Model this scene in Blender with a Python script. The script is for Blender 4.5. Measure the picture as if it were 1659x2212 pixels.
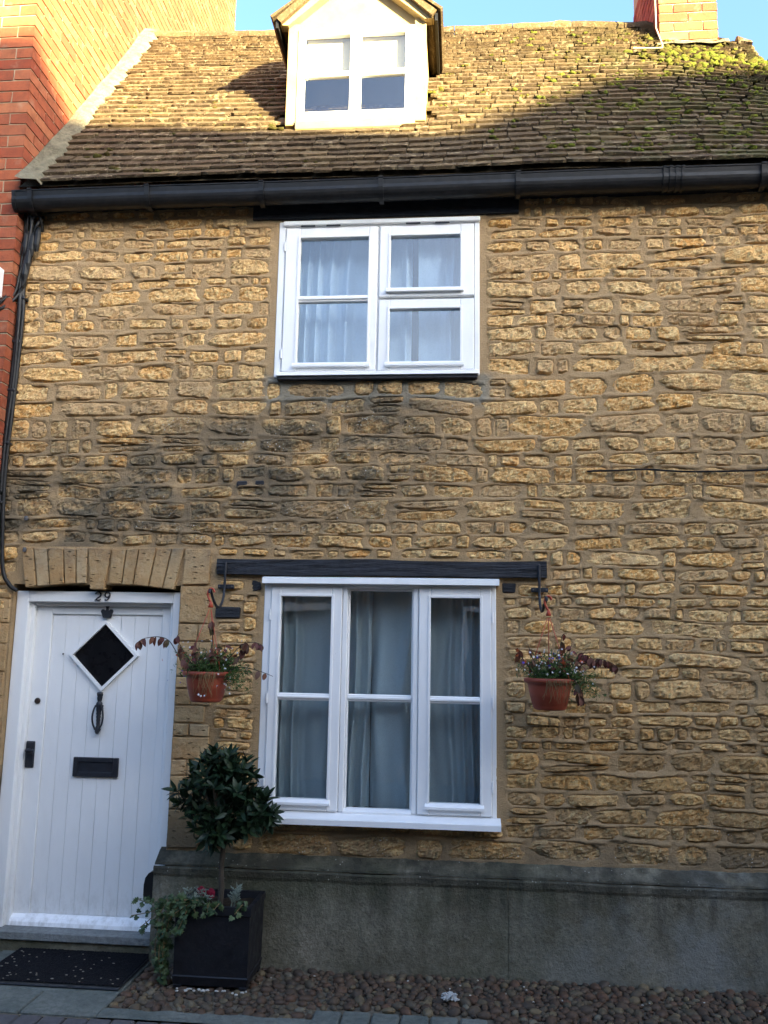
import bpy, bmesh, math, random
import numpy as np
from mathutils import Vector, Matrix, noise as mn

# ------------------------------------------------------------------ camera, sky, sun, exposure
scn = bpy.context.scene
for o in list(bpy.data.objects): bpy.data.objects.remove(o)
R_ = math.radians
cd = bpy.data.cameras.new('camera'); cam = bpy.data.objects.new('camera', cd); scn.collection.objects.link(cam)
cd.sensor_fit = 'VERTICAL'; cd.sensor_height = 24.0; cd.lens = 24.0 * 1854 / 2212; cd.clip_start = 0.05; cd.clip_end = 2000
cam.matrix_world = Matrix(((0.99591777, -0.00297523, 0.09021606, 0.0),
                           (0.08855742, -0.16128525, -0.98292658, -4.7),
                           (0.01747495, 0.98690335, -0.16036336, 1.64), (0, 0, 0, 1)))
scn.camera = cam
SUN_EL, SUN_AZ = 12.0, 45.0            # azimuth measured from the street side (-y) towards +x
sdir = Vector((math.sin(R_(SUN_AZ)) * math.cos(R_(SUN_EL)), -math.cos(R_(SUN_AZ)) * math.cos(R_(SUN_EL)), math.sin(R_(SUN_EL))))
world = bpy.data.worlds.new('World'); scn.world = world; world.use_nodes = True
wn = world.node_tree; wn.nodes.clear()
sky = wn.nodes.new('ShaderNodeTexSky'); sky.sky_type = 'NISHITA'; sky.sun_disc = False
sky.sun_elevation = R_(SUN_EL); sky.sun_rotation = math.atan2(sdir.x, sdir.y)
sky.air_density = 1.0; sky.dust_density = 8.0; sky.ozone_density = 3.9
bg = wn.nodes.new('ShaderNodeBackground'); bg.inputs['Strength'].default_value = 0.10
wo_ = wn.nodes.new('ShaderNodeOutputWorld')
wn.links.new(sky.outputs[0], bg.inputs[0]); wn.links.new(bg.outputs[0], wo_.inputs[0])
sl = bpy.data.lights.new('sun', 'SUN'); sl.energy = 5.0; sl.angle = R_(0.9); sl.color = (1.0, 0.83, 0.44)
so = bpy.data.objects.new('sun', sl); scn.collection.objects.link(so); so.location = (10, -10, 9)
so.rotation_euler = sdir.to_track_quat('Z', 'Y').to_euler()
scn.view_settings.view_transform = 'Standard'; scn.view_settings.look = 'None'
scn.view_settings.exposure = 3.55; scn.view_settings.gamma = 1.0; scn.view_settings.use_curve_mapping = False

rnd = random.Random(29)
C = scn.collection
WO = {}                                # world position of every parent

# ------------------------------------------------------------------ helpers
def meta(o, label=None, cat=None, group=None, kind=None):
    if label: o['label'] = label
    if cat: o['category'] = cat
    if group: o['group'] = group
    if kind: o['kind'] = kind
    return o

def thing(name, loc, label, cat, group=None):
    o = bpy.data.objects.new(name, None); C.objects.link(o); o.location = loc; o.empty_display_size = 0.1
    WO[o.name] = Vector(loc); return meta(o, label, cat, group)

def link(name, me, parent=None, loc=(0, 0, 0), rot=None, scale=None):
    """object from mesh data; loc is a world position"""
    o = bpy.data.objects.new(name, me); C.objects.link(o)
    base = WO[parent.name] if parent else Vector((0, 0, 0))
    o.location = Vector(loc) - base
    if rot is not None: o.rotation_euler = rot
    if scale is not None: o.scale = scale
    if parent: o.parent = parent
    WO[o.name] = Vector(loc); return o

class MB:
    """collects geometry in world coordinates and links it as one mesh object"""
    def __init__(s): s.v = []; s.f = []; s.smooth = False
    def add(s, vs, fs):
        b = len(s.v); s.v += [tuple(p) for p in vs]; s.f += [tuple(i + b for i in f) for f in fs]; return s
    def box(s, x0, x1, y0, y1, z0, z1, j=0.0):
        r = lambda: rnd.uniform(-j, j) if j else 0.0
        vs = [(x + r(), y + r(), z + r()) for z in (z0, z1) for y in (y0, y1) for x in (x0, x1)]
        return s.add(vs, [(0, 2, 3, 1), (4, 5, 7, 6), (0, 1, 5, 4), (2, 6, 7, 3), (0, 4, 6, 2), (1, 3, 7, 5)])
    def bbox(s, x0, x1, y0, y1, z0, z1, b=0.004):
        """box with bevelled edges"""
        b = min(b, (x1 - x0) / 2.2, (y1 - y0) / 2.2, (z1 - z0) / 2.2)
        bm = bmesh.new(); bmesh.ops.create_cube(bm, size=1.0)
        for v in bm.verts:
            v.co = Vector((x0 + (v.co.x + .5) * (x1 - x0), y0 + (v.co.y + .5) * (y1 - y0), z0 + (v.co.z + .5) * (z1 - z0)))
        bmesh.ops.bevel(bm, geom=bm.edges[:], offset=b, segments=1, affect='EDGES')
        bm.verts.index_update()
        s.add([v.co[:] for v in bm.verts], [[v.index for v in f.verts] for f in bm.faces]); bm.free(); return s
    def tube(s, pts, r, n=8, caps=True):
        pts = [Vector(p) for p in pts]; m = len(pts)
        rr = r if isinstance(r, (list, tuple)) else [r] * m
        vs = []; up = Vector((0.13, 0.31, 0.94)); side = None
        for i, p in enumerate(pts):
            t = (pts[min(i + 1, m - 1)] - pts[max(i - 1, 0)]).normalized()
            if side is None: side = t.cross(up).normalized() if abs(t.dot(up)) < .95 else t.cross(Vector((1, 0, 0))).normalized()
            side = (side - t * side.dot(t)).normalized(); bi = t.cross(side)
            vs += [p + (side * math.cos(a) + bi * math.sin(a)) * rr[i] for a in [2 * math.pi * k / n for k in range(n)]]
        fs = [(i * n + k, i * n + (k + 1) % n, (i + 1) * n + (k + 1) % n, (i + 1) * n + k) for i in range(m - 1) for k in range(n)]
        if caps: fs += [tuple(range(n - 1, -1, -1)), tuple(range((m - 1) * n, m * n))]
        return s.add(vs, fs)
    def lathe(s, prof, c, n=32, sq=(1, 1)):
        vs = []; m = len(prof)
        for (r, z) in prof:
            vs += [(c[0] + r * math.cos(2 * math.pi * k / n) * sq[0], c[1] + r * math.sin(2 * math.pi * k / n) * sq[1], c[2] + z) for k in range(n)]
        fs = [(i * n + k, i * n + (k + 1) % n, (i + 1) * n + (k + 1) % n, (i + 1) * n + k) for i in range(m - 1) for k in range(n)]
        return s.add(vs, fs)
    def prism_y(s, poly, y0, y1):
        """polygon in x,z (seen from the street counter-clockwise), from y0 (front) to y1"""
        n = len(poly); vs = [(x, y0, z) for x, z in poly] + [(x, y1, z) for x, z in poly]
        return s.add(vs, [tuple(range(n)), tuple(range(2 * n - 1, n - 1, -1))] + [(i, i + n, (i + 1) % n + n, (i + 1) % n) for i in range(n)])
    def prism_x(s, poly, x0, x1):
        n = len(poly); vs = [(x0, y, z) for y, z in poly] + [(x1, y, z) for y, z in poly]
        return s.add(vs, [tuple(range(n)), tuple(range(2 * n - 1, n - 1, -1))] + [(i, i + n, (i + 1) % n + n, (i + 1) % n) for i in range(n)])
    def frame(s, x0, x1, z0, z1, w, y0, y1, b=0.003):
        """rectangular frame; w = (left, right, bottom, top) widths"""
        l, r, bo, t = w if isinstance(w, tuple) else (w,) * 4
        s.bbox(x0, x0 + l, y0, y1, z0, z1, b); s.bbox(x1 - r, x1, y0, y1, z0, z1, b)
        s.bbox(x0 + l - .001, x1 - r + .001, y0 + .001, y1, z0, z0 + bo, b); s.bbox(x0 + l - .001, x1 - r + .001, y0 + .001, y1, z1 - t, z1, b)
        return s
    def mesh(s, name, mat, origin=(0, 0, 0), smooth=False):
        me = bpy.data.meshes.new(name); ox, oy, oz = origin
        me.from_pydata([(x - ox, y - oy, z - oz) for x, y, z in s.v], [], s.f); me.validate()
        bm = bmesh.new(); bm.from_mesh(me); bmesh.ops.recalc_face_normals(bm, faces=bm.faces[:]); bm.to_mesh(me); bm.free()
        if mat: me.materials.append(mat)
        if smooth or s.smooth:
            me.polygons.foreach_set('use_smooth', [True] * len(me.polygons))
        return me
    def build(s, name, mat, parent=None, origin=None, smooth=False, flip=None):
        if origin is None: origin = WO[parent.name] if parent else (0, 0, 0)
        return link(name, s.mesh(name, mat, origin, smooth), parent, origin)

def n3(x, y, z, s=0.0): return mn.noise(Vector((x + s, y - s * .7, z + s * 1.3)))

# ------------------------------------------------------------------ materials
class NT:
    def __init__(s, name):
        s.m = bpy.data.materials.new(name); s.m.use_nodes = True; s.t = s.m.node_tree; s.n = s.t.nodes; s.n.clear()
        s.out = s.n.new('ShaderNodeOutputMaterial'); s.pos = None
    def L(s, a, b): s.t.links.new(a, b)
    def node(s, typ, **kw):
        n = s.n.new(typ)
        for k, v in kw.items(): setattr(n, k, v)
        return n
    def P(s):
        if s.pos is None: s.pos = s.node('ShaderNodeNewGeometry')
        return s.pos.outputs['Position']
    def noise(s, scale, detail=4, rough=.55, vec=None, stretch=None, dist=0):
        n = s.node('ShaderNodeTexNoise'); n.inputs['Scale'].default_value = scale; n.inputs['Detail'].default_value = detail
        n.inputs['Roughness'].default_value = rough; n.inputs['Distortion'].default_value = dist
        v = vec if vec is not None else s.P()
        if stretch:
            m = s.node('ShaderNodeMapping'); m.inputs['Scale'].default_value = stretch; s.L(v, m.inputs[0]); v = m.outputs[0]
        s.L(v, n.inputs['Vector']); return n.outputs['Fac']
    def vor(s, scale, feature='F1', stretch=None, rnd_=1.0):
        n = s.node('ShaderNodeTexVoronoi', feature=feature); n.inputs['Scale'].default_value = scale; n.inputs['Randomness'].default_value = rnd_
        v = s.P()
        if stretch:
            m = s.node('ShaderNodeMapping'); m.inputs['Scale'].default_value = stretch; s.L(v, m.inputs[0]); v = m.outputs[0]
        s.L(v, n.inputs['Vector']); return n
    def ramp(s, fac, stops, interp='LINEAR'):
        r = s.node('ShaderNodeValToRGB'); r.color_ramp.interpolation = interp; e = r.color_ramp.elements
        while len(e) < len(stops): e.new(.5)
        for i, (p, c) in enumerate(stops):
            e[i].position = p; e[i].color = (c, c, c, 1) if isinstance(c, (int, float)) else (*c, 1)
        s.L(fac, r.inputs[0]); return r.outputs[0]
    def mix(s, fac, a, b, mode='MIX'):
        m = s.node('ShaderNodeMix', data_type='RGBA', blend_type=mode)
        for i, v in ((0, fac), (6, a), (7, b)):
            if isinstance(v, (int, float)): m.inputs[i].default_value = v if i == 0 else (v, v, v, 1)
            elif isinstance(v, tuple): m.inputs[i].default_value = (*v, 1)
            else: s.L(v, m.inputs[i])
        return m.outputs[2]
    def math(s, op, a, b=None, clamp=False):
        m = s.node('ShaderNodeMath', operation=op, use_clamp=clamp)
        for i, v in ((0, a), (1, b)):
            if v is None: continue
            if isinstance(v, (int, float)): m.inputs[i].default_value = v
            else: s.L(v, m.inputs[i])
        return m.outputs[0]
    def xyz(s):
        n = s.node('ShaderNodeSeparateXYZ'); s.L(s.P(), n.inputs[0]); return n.outputs
    def rand(s):
        """one random value for every piece, whether an object or an island of a joined mesh"""
        s.P(); o = s.node('ShaderNodeObjectInfo')
        return s.math('FRACT', s.math('ADD', o.outputs['Random'], s.pos.outputs['Random Per Island']))
    def maprange(s, v, a, b, c=0., d=1.):
        m = s.node('ShaderNodeMapRange'); m.interpolation_type = 'SMOOTHSTEP'
        for i, k in enumerate((a, b, c, d)): m.inputs[i + 1].default_value = k
        s.L(v, m.inputs[0]); return m.outputs[0]
    def surf(s, col, rough=.8, bump=None, bstr=.3, bdist=.01, spec=.3, metal=0, trans=None, coat=0):
        p = s.node('ShaderNodeBsdfPrincipled')
        if isinstance(col, tuple): p.inputs['Base Color'].default_value = (*col, 1)
        else: s.L(col, p.inputs['Base Color'])
        if isinstance(rough, (int, float)): p.inputs['Roughness'].default_value = rough
        else: s.L(rough, p.inputs['Roughness'])
        p.inputs['Specular IOR Level'].default_value = spec; p.inputs['Metallic'].default_value = metal
        p.inputs['Coat Weight'].default_value = coat
        if bump is not None:
            b = s.node('ShaderNodeBump'); b.inputs['Strength'].default_value = bstr; b.inputs['Distance'].default_value = bdist
            s.L(bump, b.inputs['Height']); s.L(b.outputs[0], p.inputs['Normal'])
        out = p.outputs[0]
        if trans:
            tr = s.node('ShaderNodeBsdfTranslucent')
            if isinstance(trans[1], tuple): tr.inputs[0].default_value = (*trans[1], 1)
            else: s.L(trans[1], tr.inputs[0])
            mx = s.node('ShaderNodeMixShader'); mx.inputs[0].default_value = trans[0]
            s.L(out, mx.inputs[1]); s.L(tr.outputs[0], mx.inputs[2]); out = mx.outputs[0]
        s.L(out, s.out.inputs[0]); return s.m

MAT = {}
def grime_mask(t):
    """black weathering and lichen on the wall: above the door, below the upper window, by the plinth"""
    x, y, z = t.xyz()
    # tongue of weathering that rises from over the door to below the upper window
    zc = t.math('ADD', t.math('MULTIPLY', x, 0.22), 2.92)
    d = t.math('ABSOLUTE', t.math('SUBTRACT', z, zc))
    a = t.math('MULTIPLY', t.maprange(d, .80, .10), t.maprange(x, .30, -.45))
    b = t.math('MULTIPLY', t.maprange(z, 2.75, 2.15), t.maprange(x, -1.0, -1.7))
    c = t.maprange(z, 1.05, .55)
    e = t.math('MULTIPLY', t.maprange(z, 3.1, 2.5), .2)
    m = t.math('MAXIMUM', t.math('MAXIMUM', a, b), t.math('MAXIMUM', t.math('MULTIPLY', c, .8), e))
    nz = t.ramp(t.noise(3.2, 6, .65, stretch=(1, 1, 1.9)), [(.33, 0.), (.55, 1.)])
    low = t.math('GREATER_THAN', z, 2.2)
    keep = t.math('MAXIMUM', low, t.math('GREATER_THAN', .98, z))
    return t.math('MULTIPLY', t.math('MULTIPLY', m, nz), keep)

def mk_stone():
    t = NT('rubble_stone'); r = t.rand()
    base = t.ramp(r, [(0, (0.658, 0.342, 0.107)), (.15, (0.715, 0.427, 0.176)), (.3, (0.572, 0.342, 0.146)), (.45, (0.758, 0.439, 0.163)), (.6, (0.600, 0.382, 0.176)), (.75, (0.673, 0.337, 0.095)), (.9, (0.743, 0.474, 0.215)), (1, (0.529, 0.342, 0.171))])
    base = t.mix(t.ramp(t.noise(14, 6, .72, stretch=(1, 1, 1.4)), [(.42, 0.), (.66, .5)]), base, (0.386, 0.216, 0.081))
    base = t.mix(t.ramp(t.noise(26, 6, .75, stretch=(.9, 1, 1.3)), [(.50, 0.), (.60, .8)]), base, (0.850, 0.582, 0.266))
    base = t.mix(t.ramp(t.noise(8, 3, .6), [(.56, 0.), (.7, .5)]), base, (0.715, 0.308, 0.069))
    base = t.mix(t.ramp(t.noise(58, 5, .72), [(.53, 0.), (.60, .85)]), base, (0.850, 0.656, 0.317))
    base = t.mix(t.ramp(t.math('FRACT', t.math('MULTIPLY', r, 7.3)), [(.66, 0.), (.74, .6)]), base, (0.486, 0.324, 0.171))
    # shade low down, away from the door, painted brown into the stone colour
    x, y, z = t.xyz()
    low_shade = t.math('MULTIPLY', t.math('MULTIPLY', t.maprange(z, 1.9, 1.0), t.maprange(x, -.2, .6)), t.ramp(t.noise(2.4, 5, .6), [(.34, 0.), (.56, .62)]))
    base = t.mix(low_shade, base, (0.243, 0.142, 0.056))
    # pits
    base = t.mix(t.ramp(t.noise(70, 3, .6, stretch=(.7, 1, 1.2)), [(.30, .75), (.40, 0.)]), base, (.09, .065, .035))
    g = grime_mask(t)
    base = t.mix(t.math('MULTIPLY', g, .90), base, (.085, .08, .062))
    lich = t.math('MULTIPLY', t.ramp(t.vor(55).outputs['Distance'], [(.14, 1.), (.22, 0.)]), t.ramp(t.noise(4.5, 4, .6), [(.5, 0.), (.6, 1.)]))
    base = t.mix(t.math('MULTIPLY', lich, t.maprange(g, .15, .6, .0, .85)), base, (.56, .57, .53))
    bm_ = t.math('ADD', t.noise(48, 8, .72, stretch=(.8, 1, 1.25)), t.math('MULTIPLY', t.noise(15, 4, .6), 1.2))
    return t.surf(base, .92, bm_, .9, .016, spec=.12)
def mk_mortar():
    t = NT('lime_mortar'); x, y, z = t.xyz()
    c = t.mix(t.noise(5, 5, .6), (0.396, 0.264, 0.133), (0.516, 0.355, 0.194))
    c = t.mix(t.ramp(t.noise(160, 3, .6), [(.35, .4), (.55, 0.)]), c, (0.278, 0.182, 0.091))
    # greyer cement repair round the upper window
    cem = t.math('MULTIPLY', t.math('MULTIPLY', t.maprange(z, 2.98, 3.06), t.maprange(z, 3.22, 3.18)), t.math('MULTIPLY', t.maprange(x, -1.17, -1.1), t.maprange(x, .2, .12)))
    c = t.mix(cem, c, (.30, .265, .20))
    c = t.mix(t.math('MULTIPLY', grime_mask(t), .7), c, (.10, .09, .07))
    return t.surf(c, .95, t.math('ADD', t.noise(150, 6, .7), t.noise(38, 5, .7)), .9, .010, spec=.1)
def mk_paint(name, col, dirt=.12, rough=.42):
    t = NT(name); d = t.ramp(t.noise(9, 6, .65, stretch=(1, 1, .35)), [(.45, 0.), (.75, dirt)])
    c = t.mix(d, col, tuple(k * .62 for k in col))
    c = t.mix(t.ramp(t.noise(120, 3, .6), [(.70, 0.), (.76, dirt * 2)]), c, (.22, .19, .15))
    zz = t.xyz()[2]; c = t.mix(t.math('MULTIPLY', t.maprange(zz, .42, .12), t.ramp(t.noise(26, 5, .7, stretch=(1, 1, .5)), [(.45, 0.), (.7, .45)])), c, (.33, .30, .24))
    return t.surf(c, t.ramp(t.noise(14, 4), [(.3, rough - .08), (.7, rough + .15)]), t.noise(70, 4, .6, stretch=(1, 1, .12)), .12, .002, spec=.45)
def mk_black(name, rough=.5, col=(.012, .013, .017), bump=.25, bs=(1, 1, 1), bsc=40, bd=.004, spec=.4):
    t = NT(name); c = t.mix(t.ramp(t.noise(22, 6, .65), [(.4, 0.), (.75, .5)]), col, tuple(k * 2.6 + .004 for k in col))
    return t.surf(c, t.ramp(t.noise(18, 4), [(.3, rough - .12), (.7, rough + .15)]), t.noise(bsc, 6, .65, stretch=bs), bump, bd, spec=spec)
def mk_tile():
    t = NT('stone_slate'); r = t.rand()
    c = t.ramp(r, [(0, (0.047, 0.032, 0.020)), (.2, (0.109, 0.075, 0.042)), (.4, (0.068, 0.047, 0.028)), (.6, (0.135, 0.096, 0.053)), (.8, (0.057, 0.040, 0.026)), (1, (0.099, 0.070, 0.041))])
    c = t.mix(t.ramp(t.noise(11, 6, .7), [(.4, 0.), (.65, .6)]), c, (0.052, 0.039, 0.026))
    # pale crusted lichen
    l = t.math('MULTIPLY', t.ramp(t.noise(22, 6, .65), [(.54, 0.), (.60, 1.)]), t.ramp(r, [(.3, .25), (.8, 1.)]))
    c = t.mix(t.math('MULTIPLY', l, .62), c, (0.312, 0.249, 0.157))
    c = t.mix(t.ramp(t.noise(75, 4, .6), [(.60, 0.), (.67, .6)]), c, (0.260, 0.202, 0.123))
    x, y, z = t.xyz()
    gm = t.math('MULTIPLY', t.maprange(x, .2, 1.6), t.ramp(t.noise(6, 5, .6), [(.45, 0.), (.62, .5)]))
    c = t.mix(gm, c, (.060, .070, .022))
    return t.surf(c, .93, t.noise(55, 7, .7), .7, .010, spec=.1)
def mk_brick():
    t = NT('red_brick'); r = t.rand()
    c = t.ramp(r, [(0, (0.264, 0.068, 0.032)), (.3, (0.317, 0.090, 0.042)), (.6, (0.239, 0.054, 0.028)), (.85, (0.352, 0.126, 0.060)), (1, (0.291, 0.080, 0.042))])
    c = t.mix(t.ramp(t.noise(20, 6, .7), [(.42, 0.), (.7, .6)]), c, (0.140, 0.045, 0.028))
    c = t.mix(t.ramp(t.noise(9, 5, .6), [(.58, 0.), (.72, .35)]), c, (0.396, 0.270, 0.186))
    return t.surf(c, .9, t.noise(110, 6, .7), .5, .006, spec=.15)
def mk_leaf(name, cols, rough=.35, trans=.18):
    t = NT(name); r = t.rand(); n = len(cols)
    c = t.ramp(r, [(i / (n - 1), k) for i, k in enumerate(cols)])
    c = t.mix(t.math('MULTIPLY', t.noise(60, 3), .5), c, tuple(k * .5 for k in cols[0]))
    return t.surf(c, rough, None, spec=.35, trans=(trans, c))
def mk_cobble():
    t = NT('river_cobble'); r = t.rand()
    c = t.ramp(r, [(0, (0.058, 0.036, 0.023)), (.2, (0.085, 0.050, 0.029)), (.4, (0.053, 0.038, 0.026)), (.55, (0.100, 0.049, 0.026)), (.7, (0.071, 0.055, 0.036)), (.85, (0.093, 0.069, 0.040)), (.95, (0.146, 0.106, 0.055)), (1, (0.129, 0.115, 0.082))])
    c = t.mix(t.ramp(t.noise(35, 6, .7), [(.4, 0.), (.7, .55)]), c, (0.035, 0.026, 0.017))
    return t.surf(c, t.ramp(t.noise(30, 3), [(.3, .5), (.7, .85)]), t.noise(90, 6, .65), .35, .006, spec=.3)
def mk_concrete(name, a, b, streak=True, lich=True):
    t = NT(name); x, y, z = t.xyz()
    c = t.mix(t.ramp(t.noise(3.4, 7, .65), [(.32, 0.), (.68, 1.)]), a, b)
    c = t.mix(t.ramp(t.noise(38, 6, .7), [(.4, 0.), (.65, .5)]), c, tuple(k * .5 for k in a))
    if streak:
        st = t.math('MULTIPLY', t.ramp(t.noise(11, 5, .6, stretch=(1, 1, .10)), [(.42, 0.), (.66, .85)]), t.maprange(z, .16, .50))
        c = t.mix(st, c, (.036, .036, .028))
        c = t.mix(t.math('MULTIPLY', t.ramp(t.noise(2.1, 4, .6), [(.42, 0.), (.6, .6)]), t.maprange(x, 1.0, .1)), c, (.068, .072, .041))
        c = t.mix(t.math('MULTIPLY', t.ramp(t.noise(2.7, 6, .6), [(.45, 0.), (.62, .6)]), t.maprange(x, .1, .9)), c, (.240, .248, .229))
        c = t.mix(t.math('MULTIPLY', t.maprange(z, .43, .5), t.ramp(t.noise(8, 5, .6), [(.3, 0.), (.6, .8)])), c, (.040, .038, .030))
    if lich:
        l = t.math('MULTIPLY', t.ramp(t.vor(38).outputs['Distance'], [(.10, 1.), (.16, 0.)]), t.ramp(t.noise(7, 3, .6), [(.52, 0.), (.6, .8)]))
        c = t.mix(t.math('MULTIPLY', l, t.maprange(z, .3, .52)), c, (.368, .368, .311))
    return t.surf(c, .93, t.math('ADD', t.noise(70, 7, .75), t.math('MULTIPLY', t.noise(13, 5, .7), 1.6)), .9, .012, spec=.12)
def mk_dressed():
    t = NT('dressed_stone'); r = t.rand()
    c = t.ramp(r, [(0, (0.427, 0.280, 0.136)), (.3, (0.483, 0.329, 0.168)), (.6, (0.405, 0.257, 0.119)), (1, (0.472, 0.340, 0.190))])
    c = t.mix(t.ramp(t.noise(7, 5, .6), [(.42, 0.), (.68, .55)]), c, (0.349, 0.181, 0.070))
    c = t.mix(t.ramp(t.noise(18, 6, .7), [(.5, 0.), (.7, .45)]), c, (0.563, 0.438, 0.260))
    # the mason's pecks
    pk = t.ramp(t.vor(27, stretch=(.6, 1, 1.7)).outputs['Distance'], [(.12, 1.), (.22, 0.)])
    pk = t.math('MULTIPLY', pk, t.ramp(t.noise(14, 2), [(.44, 0.), (.5, 1.)]))
    c = t.mix(t.math('MULTIPLY', pk, .6), c, (.085, .051, .020))
    x, y, z = t.xyz()
    gr = t.math('MULTIPLY', t.maprange(z, 2.02, 2.24), t.ramp(t.noise(6, 5, .6), [(.36, 0.), (.6, .8)]))
    c = t.mix(gr, c, (.14, .125, .10))
    c = t.mix(t.math('MULTIPLY', t.maprange(z, .95, .6), .75), c, (.115, .095, .065))
    c = t.mix(t.ramp(t.noise(34, 6, .75, stretch=(.7, 1, 1.5)), [(.56, 0.), (.66, .55)]), c, (.16, .11, .055))
    h = t.math('SUBTRACT', t.math('ADD', t.noise(60, 6, .7), t.noise(20, 4, .7)), t.math('MULTIPLY', pk, 2.2))
    return t.surf(c, .92, h, .9, .012, spec=.12)
def mk_glass():
    t = NT('window_glass'); lw_ = t.node('ShaderNodeLayerWeight'); lw_.inputs[0].default_value = .5
    fac = t.math('ADD', t.math('MULTIPLY', t.math('POWER', lw_.outputs['Facing'], 5.0), .90), .095, True)
    b = t.node('ShaderNodeBump'); b.inputs['Strength'].default_value = .06; b.inputs['Distance'].default_value = .02
    t.L(t.noise(2.6, 2), b.inputs['Height'])
    gl = t.node('ShaderNodeBsdfGlossy'); gl.inputs['Roughness'].default_value = .015; t.L(b.outputs[0], gl.inputs['Normal'])
    tr = t.node('ShaderNodeBsdfTransparent'); tr.inputs[0].default_value = (.97, .985, .98, 1)
    mx = t.node('ShaderNodeMixShader'); t.L(fac, mx.inputs[0]); t.L(tr.outputs[0], mx.inputs[1]); t.L(gl.outputs[0], mx.inputs[2])
    t.L(mx.outputs[0], t.out.inputs[0]); return t.m
def mk_cloth(name, a, b, trans=.25):
    t = NT(name); c = t.mix(t.noise(6, 4, .6, stretch=(1, 1, .25)), a, b)
    w = t.math('ADD', t.noise(420, 2, .5, stretch=(.15, 1, 1)), t.noise(420, 2, .5, stretch=(1, 1, .15)))
    c = t.mix(t.ramp(w, [(.85, .25), (1.15, 0.)]), c, tuple(k * .6 for k in a))
    return t.surf(c, .95, w, .25, .002, spec=.1, trans=(trans, c))
def mk_plain(name, col, rough=.8, n=20, amt=.35, bump=.2, spec=.3, bd=.004):
    t = NT(name); c = t.mix(t.math('MULTIPLY', t.ramp(t.noise(n, 6, .65), [(.35, 0.), (.7, 1.)]), amt), col, tuple(k * .45 for k in col))
    return t.surf(c, rough, t.noise(n * 3, 5, .65), bump, bd, spec=spec)

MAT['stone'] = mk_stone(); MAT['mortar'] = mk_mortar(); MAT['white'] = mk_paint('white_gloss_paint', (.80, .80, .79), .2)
MAT['door'] = mk_paint('white_door_paint', (.78, .78, .765), .16); MAT['black'] = mk_black('black_iron', .5)
MAT['gutter'] = mk_black('black_gutter_plastic', .42, (.009, .009, .0095), .06, bsc=14, spec=.28)
MAT['beam'] = mk_black('tarred_timber', .55, (.011, .012, .016), .9, (.12, 1, 1.6), 45, .02)
MAT['tile'] = mk_tile(); MAT['brick'] = mk_brick(); MAT['cobble'] = mk_cobble(); MAT['dressed'] = mk_dressed(); MAT['glass'] = mk_glass()
MAT['concrete'] = mk_concrete('plinth_render', (.115, .104, .070), (.285, .262, .20))
MAT['step'] = mk_concrete('step_stone', (.20, .21, .20), (.28, .29, .285), False, False)
MAT['slab'] = mk_concrete('flagstone', (.115, .13, .115), (.20, .21, .185), False, False)
MAT['bedding'] = mk_concrete('cobble_bedding', (.11, .09, .065), (.20, .17, .125), False, False)
MAT['paver'] = mk_plain('block_paver', (.085, .08, .082), .9, 30, .5, .5)
MAT['asphalt'] = mk_plain('asphalt', (.05, .05, .05), .9, 60, .4, .5)
MAT['brickmortar'] = mk_plain('brick_mortar', (.40, .33, .23), .95, 30, .4, .4)
MAT['render'] = mk_plain('cream_render', (.36, .275, .14), .9, 7, .45, .4, .15)
MAT['fillet'] = mk_plain('verge_mortar', (.20, .18, .125), .95, 16, 1.0, 1.0, .1, .02)
MAT['lead'] = mk_plain('lead_sheet', (.10, .10, .105), .6, 10, .4, .2)
MAT['terracotta'] = mk_plain('terracotta_plastic', (.30, .055, .025), .5, 9, .35, .08, .4)
MAT['redplastic'] = mk_plain('red_plastic', (.42, .06, .025), .4, 20, .2, .05, .45)
MAT['planter'] = mk_black('black_resin', .55, (.004, .004, .006), .4, (1, 1, 1), 24, .006)
MAT['bark'] = mk_plain('bark', (.06, .048, .035), .9, 40, .5, .8)
MAT['soil'] = mk_plain('soil', (.03, .022, .015), .95, 40, .5, .9, .1, .015)
MAT['mat'] = mk_plain('rubber_mat', (.012, .012, .015), .95, 240, .6, 1.0, .15, .01)
MAT['room'] = mk_plain('dark_room', (.07, .065, .06), .9, 4, .3)
MAT['bay'] = mk_leaf('bay_leaf', [(0.011, 0.028, 0.011), (0.019, 0.043, 0.016), (0.014, 0.034, 0.015), (0.028, 0.053, 0.019)], .48, .12)
MAT['redleaf'] = mk_leaf('fuchsia_leaf', [(.14, .035, .025), (.20, .075, .035), (.10, .05, .028), (.16, .03, .035), (.08, .09, .035)], .5, .3)
MAT['greenleaf'] = mk_leaf('lobelia_leaf', [(.05, .11, .025), (.08, .16, .035), (.04, .085, .022), (.11, .15, .05)], .55, .3)
MAT['ivy'] = mk_leaf('ivy_leaf', [(.03, .06, .022), (.05, .09, .03), (.09, .13, .05), (.035, .07, .03)], .5, .2)
MAT['silver'] = mk_leaf('silver_leaf', [(.22, .27, .22), (.30, .35, .29), (.18, .23, .18)], .8, .2)
MAT['dry'] = mk_leaf('dry_stem', [(.16, .115, .05), (.24, .17, .08)], .8, .1)
MAT['wflower'] = mk_leaf('white_petal', [(.70, .72, .74), (.8, .8, .82)], .6, .3)
MAT['bflower'] = mk_leaf('blue_petal', [(.08, .05, .42), (.13, .09, .55)], .6, .3)
MAT['rflower'] = mk_leaf('crimson_petal', [(0.210, 0.006, 0.021), (0.280, 0.008, 0.035)], .6, .3)
MAT['oflower'] = mk_leaf('orange_petal', [(.55, .10, .035), (.6, .15, .05)], .6, .3)
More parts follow.
